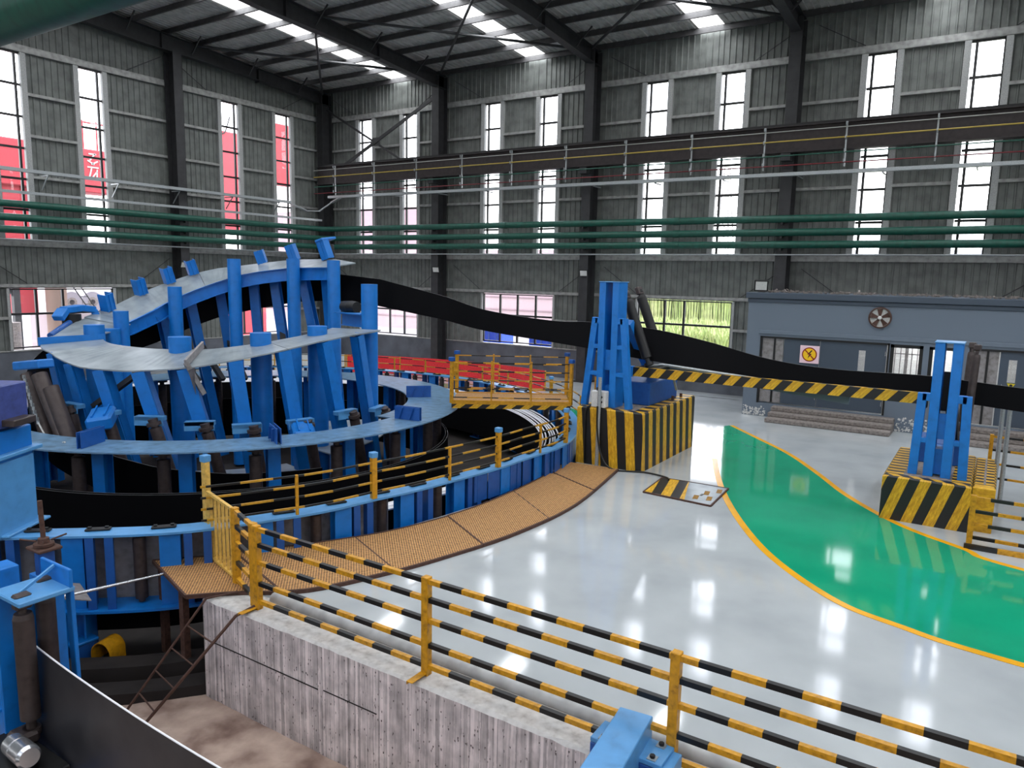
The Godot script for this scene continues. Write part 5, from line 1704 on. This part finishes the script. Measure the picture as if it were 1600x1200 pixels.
# ---------------------------------------------------------------- foreground
func near_things() -> void:
	# portal pillar on the ring flange, cut by the frame
	var t := thing("ring_pillar", "big blue box pillar standing on the ring flange beside the frame edge", "pillar", Vector3(-12.75, 0.6, -4.95))
	var b := Basis(Vector3.UP, 0.55)
	var o := obj("column_box", bx(Vector3(0, 0.58, 0), Vector3(1.0, 1.16, 0.8), 0.015), M.blue, t)
	o.basis = b
	o = obj("edge_flange", bx(Vector3(0.52, 0.55, 0.1), Vector3(0.04, 1.1, 0.9), 0.006), M.lblue, t)
	o.basis = b
	o = obj("cap_plate", bx(Vector3(0, 1.19, 0), Vector3(1.2, 0.06, 1.0), 0.01), M.lblue, t)
	o.basis = b
	o = obj("upper_box", bx(Vector3(-0.02, 1.38, 0), Vector3(1.02, 0.34, 0.84), 0.015), M.blue, t)
	o.basis = b
	o = obj("base_plate", bx(Vector3(0.05, 0.02, 0), Vector3(1.2, 0.04, 1.0), 0.01), M.lblue, t)
	o.basis = b
	o = obj("head_block", bx(Vector3(-0.02, 1.92, 0.0), Vector3(1.06, 0.64, 0.7), 0.02), M.violet, t)
	o.basis = b
	for q in [[0.34, 2.14], [0.34, 1.7], [-0.2, 1.7]]:
		o = obj("bolt", tb([Vector3(q[0], q[1], 0.35), Vector3(q[0], q[1], 0.39)], 0.03, 8), M.bolt, t)
		o.basis = b
	o = obj("jaw_plate", bx(Vector3(0.55, 1.68, 0), Vector3(0.3, 0.1, 0.5), 0.01), M.roller, t)
	o.basis = b
	# entry roller stand in the pit
	var st := thing("entry_roller_stand", "blue stand with two upright worn rollers gripping the near strip", "roller stand")
	roller_pair(st, Vector3(-8.82, 0.70, -3.68), Vector3(-8.82, -0.50, -3.68), Vector3(-0.27, 0.0, -0.36), 0.105, M.roller)
	var g: G
	obj("upright_plate", bm(Vector3(-9.2, -1.5, -3.8), Vector3(-9.2, 0.9, -3.8), 0.06, 0.5, Vector3.BACK, 0.008), M.blue, st)
	obj("upright_plate", bm(Vector3(-8.78, -1.5, -4.2), Vector3(-8.84, 0.85, -4.2), 0.12, 0.05, Vector3.BACK, 0.008), M.blue, st)
	obj("upright_plate", bm(Vector3(-9.85, -1.5, -3.9), Vector3(-9.85, 1.0, -3.9), 0.3, 0.3, Vector3.BACK, 0.01), M.blue, st)
	obj("head_plate", bx(Vector3(-8.93, 0.93, -3.86), Vector3(0.62, 0.06, 0.6), 0.012), M.lblue, st)
	obj("head_rib", bx(Vector3(-8.95, 1.06, -4.12), Vector3(0.66, 0.22, 0.04), 0.008), M.blue, st)
	obj("head_rib", bm(Vector3(-8.95, 1.15, -4.1), Vector3(-8.9, 0.97, -3.7), 0.03, 0.03), M.lblue, st)
	for y in [0.05, -0.5]: obj("shelf_plate", bx(Vector3(-9.5, y, -3.75), Vector3(0.55, 0.03, 0.5)), M.blue, st)
	obj("foot_plate", bx(Vector3(-8.62, -0.80, -3.45), Vector3(1.2, 0.06, 0.5), 0.015), M.dark, st)
	obj("foot_plate", bx(Vector3(-8.62, -0.89, -3.45), Vector3(1.24, 0.05, 0.54), 0.015), M.dblue, st)
	for x in [-9.1, -8.6, -8.1]: obj("foot_rib", bx(Vector3(x, -1.22, -3.45), Vector3(0.03, 0.62, 0.48)), M.dblue, st)
	obj("bearing_block", bx(Vector3(-8.84, -0.70, -3.6), Vector3(0.28, 0.16, 0.26), 0.04), M.roller, st)
	g = G.new()
	g.lathe(Vector3(-8.52, -0.64, -3.42), Vector3(1, 0.12, 0.1), [[0.0, -0.22], [0.1, -0.22], [0.12, -0.2], [0.12, -0.03], [0.1, -0.02], [0.1, 0.0], [0.125, 0.01], [0.125, 0.26], [0.1, 0.3], [0.0, 0.3]], 20)
	obj("support_roller", g, M.steel, st)
	# screw jack above the stand
	var jk := thing("screw_jack", "rusty upright screw jack with a spoked nut on a blue bracket", "screw jack")
	var jo := Vector3(-10.05, 1.0, -4.5)
	obj("spindle", tb([jo + Vector3(0, 0.05, 0), jo + Vector3(-0.03, 0.62, 0)], 0.03, 12), M.rust, jk)
	g = G.new()
	g.lathe(jo + Vector3(0, 0.03, 0), Vector3.UP, [[0.0, 0.0], [0.12, 0.0], [0.12, 0.035], [0.07, 0.04], [0.065, 0.1], [0.035, 0.11], [0.0, 0.11]], 16)
	var nut := obj("nut", g, M.rust, jk)
	for k in 4:
		var an := TAU * k / 4 + 0.5
		var dv := Vector3(cos(an), 0.3, sin(an))
		obj("spoke", tb([jo + Vector3(0, 0.07, 0) + dv * 0.08, jo + Vector3(0, 0.07, 0) + dv * 0.26], 0.012, 8), M.rust, nut)
	obj("seat_plate", bx(jo, Vector3(0.34, 0.04, 0.3), 0.01), M.rust, jk)
	obj("bracket", bx(jo - Vector3(0, 0.2, 0), Vector3(0.12, 0.36, 0.2), 0.01), M.dblue, jk)
	obj("bracket_foot", bx(jo - Vector3(0.0, 1.35, 0.0), Vector3(0.36, 2.0, 0.25), 0.01), M.blue, jk)
	# bright push bar across and the sheet piece near it
	tag(obj("steel_rod", tb([Vector3(-10.35, 0.14, -4.75), Vector3(-10.2, 0.02, -6.28)], 0.022, 8), M.steel), "thin bright steel rod lying across to the walkway corner", "rod")
	var pc := thing("sheet_scrap", "torn grey sheet metal piece beside the roller stand", "sheet scrap")
	g = G.new()
	g.slab([Vector3(-10.9, 0.16, -4.95), Vector3(-10.3, 0.16, -4.72)], [Vector3(-11.05, -0.05, -5.4), Vector3(-10.45, -0.1, -5.25)], 0.015)
	obj("sheet", g, M.strip_grey, pc)
	# yellow half-round guard on the pit floor
	var yg := thing("yellow_guard", "curved yellow steel guard cover lying on the dark pit floor", "guard cover", Vector3(-10.98, -1.22, -5.72))
	yg.basis = Basis(Vector3.UP, 0.35).scaled(Vector3.ONE * 0.85)
	g = G.new()
	for i in 14:
		var a0 := PI * i / 14.0
		var a1 := PI * (i + 1) / 14.0
		var e := func(an: float, r: float, z: float) -> Vector3: return Vector3(cos(an) * r, sin(an) * r * 1.1, z)
		g.quad(e.call(a0, 0.2, 0.19), e.call(a0, 0.2, -0.19), e.call(a1, 0.2, -0.19), e.call(a1, 0.2, 0.19))
		g.quad(e.call(a0, 0.185, -0.19), e.call(a0, 0.185, 0.19), e.call(a1, 0.185, 0.19), e.call(a1, 0.185, -0.19))
		g.quad(e.call(a0, 0.185, 0.19), e.call(a0, 0.2, 0.19), e.call(a1, 0.2, 0.19), e.call(a1, 0.185, 0.19))
	for s in [-1, 1]: g.box(Vector3(s * 0.193, -0.09, 0), Vector3(0.014, 0.18, 0.38))
	obj("shell", g, M.yellow, yg)
	# blue gear boxes under the ring near it
	for q in [[Vector3(-11.5, -1.25, -5.5), Vector3(0.55, 0.3, 0.35), "long low"], [Vector3(-11.5, -0.95, -5.05), Vector3(0.3, 0.8, 0.3), "upright"]]:
		var bo := thing("blue_housing", "%s dusty blue machine housing on the pit floor by the yellow guard" % q[2], "housing", q[0])
		obj("casing", bx(Vector3.ZERO, q[1], 0.03), M.dblue, bo)
		obj("lid", bx(Vector3(0, q[1].y / 2 + 0.02, 0), Vector3(q[1].x + 0.06, 0.04, q[1].z + 0.06), 0.01), M.blue, bo)
		for s in [-1, 1]: obj("bolt", tb([Vector3(s * q[1].x * 0.35, q[1].y / 2 + 0.04, 0.1), Vector3(s * q[1].x * 0.35, q[1].y / 2 + 0.08, 0.1)], 0.03, 8), M.bolt, bo)
	# rusty ladder leaning on the wall corner
	var ld := thing("ladder", "thin rusty ladder leaning on the corner of the concrete wall", "ladder")
	var l0 := [Vector3(-9.55, -1.5, -5.1), Vector3(-8.95, 0.02, -6.05), Vector3(-8.72, 0.06, -6.4)]
	var l1 := [Vector3(-9.0, -1.5, -4.95), Vector3(-8.2, 0.0, -5.98), Vector3(-8.16, 0.05, -6.3)]
	obj("stile", tb(l0, 0.018, 8), M.rust, ld)
	obj("stile", tb(l1, 0.022, 8), M.rust, ld)
	for k in 4:
		var f := 0.2 + k * 0.19
		obj("rung", tb([l0[0].lerp(l0[1], f), l1[0].lerp(l1[1], f)], 0.012, 6), M.rust, ld)
	# blue beam end bolted down at the lower edge of the view
	var be := thing("blue_beam_end", "bright blue bolted beam end over the concrete edge at the bottom", "beam end")
	g = G.new()
	g.beam(Vector3(-2.57, 0.30, -6.32), Vector3(-2.38, 0.30, -4.4), 0.33, 0.3, Vector3.UP, 0.008)
	obj("beam", g, M.lblue, be)
	for q in [[Vector3(-2.78, 0.24, -6.12), Vector3(0.2, 0.05, 0.32)], [Vector3(-2.28, 0.24, -6.1), Vector3(0.26, 0.05, 0.34)]]:
		obj("flange_plate", bx(q[0], q[1], 0.006), M.lblue, be)
		obj("packing", bx(q[0] - Vector3(0, 0.14, 0), Vector3(q[1].x, 0.22, q[1].z), 0.006), M.dblue, be)
		for s in [-1, 1]:
			var p: Vector3 = q[0] + Vector3(0.02, 0.025, s * 0.11)
			obj("washer", bx(p + Vector3(0, 0.004, 0), Vector3(0.085, 0.008, 0.085)), M.plate, be)
			g = G.new()
			g.lathe(p + Vector3(0, 0.008, 0), Vector3.UP, [[0.026, 0.0], [0.026, 0.025], [0.0, 0.027]], 6)
			obj("bolt", g, M.bolt, be)
	obj("side_block", bx(Vector3(-2.13, 0.15, -6.0), Vector3(0.12, 0.16, 0.5), 0.006), M.lblue, be)
	obj("stand", bx(Vector3(-2.45, -0.7, -4.9), Vector3(0.3, 1.7, 0.5), 0.01), M.dblue, be)

# ---------------------------------------------------------------- outside the windows
func outside() -> void:
	var gr := Node3D.new()
	gr.name = "ground_yard"
	add_child(gr)
	tag(gr, "pale concrete yard and field outside the hall", "ground", "", "structure")
	var ym := mat(Color(0.58, 0.56, 0.56), 0.9)
	obj("yard", bx(Vector3(-20, -0.5, -130.3), Vector3(360, 0.6, 200)), ym, gr)
	obj("yard", bx(Vector3(-20, -0.5, 60.5), Vector3(360, 0.6, 102)), ym, gr)
	obj("yard", bx(Vector3(-116, -0.5, -10.4), Vector3(168, 0.6, 39.9)), ym, gr)
	obj("yard", bx(Vector3(88.0, -0.5, -10.4), Vector3(145, 0.6, 39.9)), ym, gr)
	obj("field", bx(Vector3(8, -0.2, -98), Vector3(90, 0.1, 92)), M.grass, gr)
	var cl := G.new()
	for k in 9:
		var a := TAU * k / 9.0
		var r := 0.2
		var p := Vector3(cos(a) * r, 0, sin(a) * r)
		var tip := p * 2.6 + Vector3(0, 0.8 + 0.25 * (k % 3), 0)
		var w := Vector3(-sin(a), 0, cos(a)) * 0.07
		var m := p.lerp(tip, 0.55) + Vector3(0, 0.12, 0)
		cl.tri(p - w, p + w, m + w * 0.8)
		cl.tri(p - w, m + w * 0.8, m - w * 0.8)
		cl.tri(m - w * 0.8, m + w * 0.8, tip)
	var cm := cl.mesh()
	for q in [["grass", 3000, -67.0, -52.5, 0.5, 1.1, "short yellow-green grass growing beyond the back wall window"], ["grass", 3600, -86.0, -69.0, 2.6, 4.4, "tall pale green reeds standing beyond the grass outside"]]:
		var mm := MultiMesh.new()
		mm.transform_format = MultiMesh.TRANSFORM_3D
		mm.use_colors = true
		mm.mesh = cm
		mm.instance_count = q[1]
		for i in q[1]:
			var s := rng.randf_range(q[4], q[5])
			mm.set_instance_transform(i, Transform3D(Basis(Vector3.UP, rng.randf() * TAU).scaled(Vector3(1.2, s, 1.2)), Vector3(rng.randf_range(-42, 2), -0.15, rng.randf_range(q[2], q[3]))))
			mm.set_instance_color(i, Color(1, 1, 1).lerp(Color(0.6, 0.75, 0.5), rng.randf()))
		var mi := MultiMeshInstance3D.new()
		mi.name = nm("reeds" if q[4] > 2 else "grass_tufts")
		mi.multimesh = mm
		var gm: StandardMaterial3D = M.grass.duplicate()
		gm.vertex_color_use_as_albedo = true
		mi.material_override = gm
		add_child(mi)
		tag(mi, q[6], "reeds" if q[4] > 2 else "grass", "", "stuff")
	tag(obj("gravel_heap", bx(Vector3(-19.0, 0.0, -46.0), Vector3(5.0, 0.5, 1.2), 0.2), M.step), "low grey heap lying at the edge of the field outside", "heap")
	# pale stacked building parts beyond the corner
	var pb := thing("pale_building", "pale pinkish building with horizontal bands outside the back wall", "building")
	obj("tall_wall", bx(Vector3(-53, 5.2, -54), Vector3(24, 10.6, 3)), mat(Color(0.62, 0.52, 0.545), 0.9), pb)
	obj("wall", bx(Vector3(-48, 3.2, -52), Vector3(40, 6.8, 3)), mat(Color(0.66, 0.58, 0.59), 0.9), pb)
	for k in 6: obj("band", bx(Vector3(-48, 0.9 + k * 1.0, -50.46), Vector3(40, 0.1, 0.1)), mat(Color(0.58, 0.50, 0.52), 0.9), pb)
	for q in [[-22.4, "nearer the corner"], [-19.2, "nearer the first tower"]]:
		var cr := thing("blue_crate", "bright blue crate outside the low window, the one %s" % q[0 + 1], "crate", Vector3(q[0], -0.2, -33))
		obj("body", bx(Vector3(0, 1.0, 0), Vector3(1.5, 2.0, 1.2), 0.02), mat(Color(0.06, 0.30, 0.85), 0.5), cr)
		for k in 3: obj("rib", bx(Vector3(-0.5 + k * 0.5, 1.0, 0.62), Vector3(0.06, 1.9, 0.05)), mat(Color(0.2, 0.36, 0.7), 0.5), cr)
	# red gantry crane beyond the left wall
	var cr2 := thing("gantry_crane", "red gantry crane girder with white lettering outside the left wall", "crane")
	var red := mat(Color(0.72, 0.21, 0.25), 0.6)
	obj("girder", bx(Vector3(-42.8, 9.75, -19.6), Vector3(1.5, 2.3, 8.4), 0.05), red, cr2)
	obj("girder_end", bx(Vector3(-43.0, 7.6, -17.2), Vector3(1.5, 4.4, 3.6), 0.05), red, cr2)
	obj("cab_window", bx(Vector3(-42.22, 9.3, -18.35), Vector3(0.05, 1.3, 0.6)), M.white, cr2)
	for z in [-22.3, -23.05]: obj("rail_post", tb([Vector3(-42.2, 10.9, z), Vector3(-42.2, 12.4, z)], 0.05, 6), red, cr2)
	obj("hand_rail", tb([Vector3(-42.2, 12.3, -23.6), Vector3(-42.2, 12.3, -21.9)], 0.05, 6), red, cr2)
	var gl := G.new()
	for q in [[0, 0.45, 0.5, 0.07, 0.9], [-0.1, 0.15, 0.4, 0.07, -0.5], [0.1, 0.15, 0.4, 0.07, 0.5], [0, -0.1, 0.6, 0.07, 0.0], [-0.15, -0.4, 0.5, 0.07, 1.3], [0.05, -0.5, 0.5, 0.07, 0.9], [0.2, -0.4, 0.4, 0.07, 1.5], [0.0, 0.6, 0.4, 0.07, 0.0]]:
		gl.box(Vector3(-42.02, 10.05 + q[1], -22.66 - q[0]), Vector3(0.02, q[3], q[2]), Basis(Vector3.RIGHT, q[4]))
	obj("lettering", gl, M.white, cr2)
	obj("second_girder", bx(Vector3(-43, 10.2, -31.9), Vector3(1.5, 6.2, 3.6), 0.05), red, cr2)
	obj("second_girder", bx(Vector3(-43.4, 12.6, -36.2), Vector3(1.5, 4.0, 3.2), 0.05), mat(Color(0.70, 0.14, 0.18), 0.6), cr2)
	obj("drive_box", bx(Vector3(-43.0, 5.35, -19.1), Vector3(1.2, 6.5, 1.0), 0.05), red, cr2)
	obj("leg", bx(Vector3(-43.2, 2.4, -33.2), Vector3(1.2, 5.4, 2.4), 0.05), red, cr2)
	var lo := tb(smooth_line([Vector3(-42.2, 14.2, -31.6), Vector3(-42.2, 13.2, -31.2), Vector3(-42.2, 13.3, -30.8), Vector3(-42.2, 14.5, -30.6)], 5), 0.04, 6)
	obj("cable_loop", lo, M.dark, cr2)
	var con := mat(Color(0.52, 0.43, 0.38), 0.9)
	for q in [[Vector3(-42, 0, -20.3), 0.5, 4.2, "brown"], [Vector3(-39.5, 0, -17.0), 0.35, 1.9, "grey"]]:
		var pl := thing("outdoor_pillar", "%s concrete pillar outside the low left wall window" % q[3], "pillar", q[0] + Vector3(0, -0.2, 0))
		obj("shaft", tb([Vector3.ZERO, Vector3(0, q[2] + 0.2, 0)], q[1], 16), con if q[3] == "brown" else M.step, pl)
	var dk := thing("dark_stanchion", "dark braced steel stanchion outside the low left wall window", "stanchion")
	obj("mast", bm(Vector3(-41, -0.2, -17.9), Vector3(-41, 4.6, -17.9), 0.3, 0.3), M.column, dk)
	obj("strut", bm(Vector3(-41, 2.9, -17.9), Vector3(-41, 4.3, -17.2), 0.12, 0.12), M.column, dk)
	for k in 3:
		var c := thing("steel_coil", "pale steel coil lying outside, %s of three" % ["first", "second", "third"][k], "coil", Vector3(-44.5, 2.6, -22.0 - 1.15 * k), "steel coils outside")
		var cg := G.new()
		cg.lathe(Vector3.ZERO, Vector3.RIGHT, [[0.15, -0.7], [0.6, -0.7], [0.6, 0.7], [0.15, 0.7], [0.15, -0.7]], 24)
		obj("wound_body", cg, mat(Color(0.56, 0.54, 0.57), 0.6), c)
		cg = G.new()
		cg.lathe(Vector3.ZERO, Vector3.RIGHT, [[0.28, 0.71], [0.15, 0.72]], 24)
		obj("core_ring", cg, M.step, c)
	tag(obj("coil_bench", bx(Vector3(-44.5, 0.9, -23.5), Vector3(2.0, 2.2, 6.0), 0.05), mat(Color(0.62, 0.57, 0.58), 0.9)), "pale low bench carrying the steel coils outside", "bench")
	var os := thing("outdoor_stairs", "thin steel ladder slanting beside the brown pillar outside", "ladder")
	for s in [0.0, 0.4]: obj("stile", tb([Vector3(-41.5, 3.6, -20.9 - s), Vector3(-41.5, -0.2, -23.28 - s)], 0.03, 6), M.dark, os)
	for k in 9: obj("rung", tb([Vector3(-41.5, 3.4 - 0.4 * k, -21.02 - 0.25 * k), Vector3(-41.5, 3.4 - 0.4 * k, -21.42 - 0.25 * k)], 0.02, 6), M.dark, os)
	tag(obj("distant_shed", bx(Vector3(-2, 4.2, -112), Vector3(36, 9.2, 8)), mat(Color(0.60, 0.60, 0.66), 0.9)), "long pale shed far off, just showing at the foot of the tall windows", "shed")
	var py := thing("power_pylon", "distant lattice power pylon seen through one tall back wall window", "pylon", Vector3(-37.4, -0.2, -118))
	var lg := G.new()
	for sx in [-1, 1]:
		for sz in [-1, 1]: lg.beam(Vector3(sx * 2.2, 0, sz * 2.2), Vector3(sx * 0.4, 22, sz * 0.4), 0.14, 0.14)
	obj("leg", lg, M.strip_grey, py)
	lg = G.new()
	for k in 7:
		var y0 := k * 3.0
		var w0 := lerpf(2.2, 0.4, y0 / 22.0)
		var w1 := lerpf(2.2, 0.4, (y0 + 3.0) / 22.0)
		lg.beam(Vector3(-w0, y0, w0), Vector3(w1, y0 + 3, w1), 0.1, 0.1)
		lg.beam(Vector3(w0, y0, w0), Vector3(-w1, y0 + 3, w1), 0.1, 0.1)
	for y in [15.0, 18.0, 21.0]: lg.beam(Vector3(-3.4, y, 0), Vector3(3.4, y, 0), 0.14, 0.14)
	obj("lattice", lg, M.strip_grey, py)
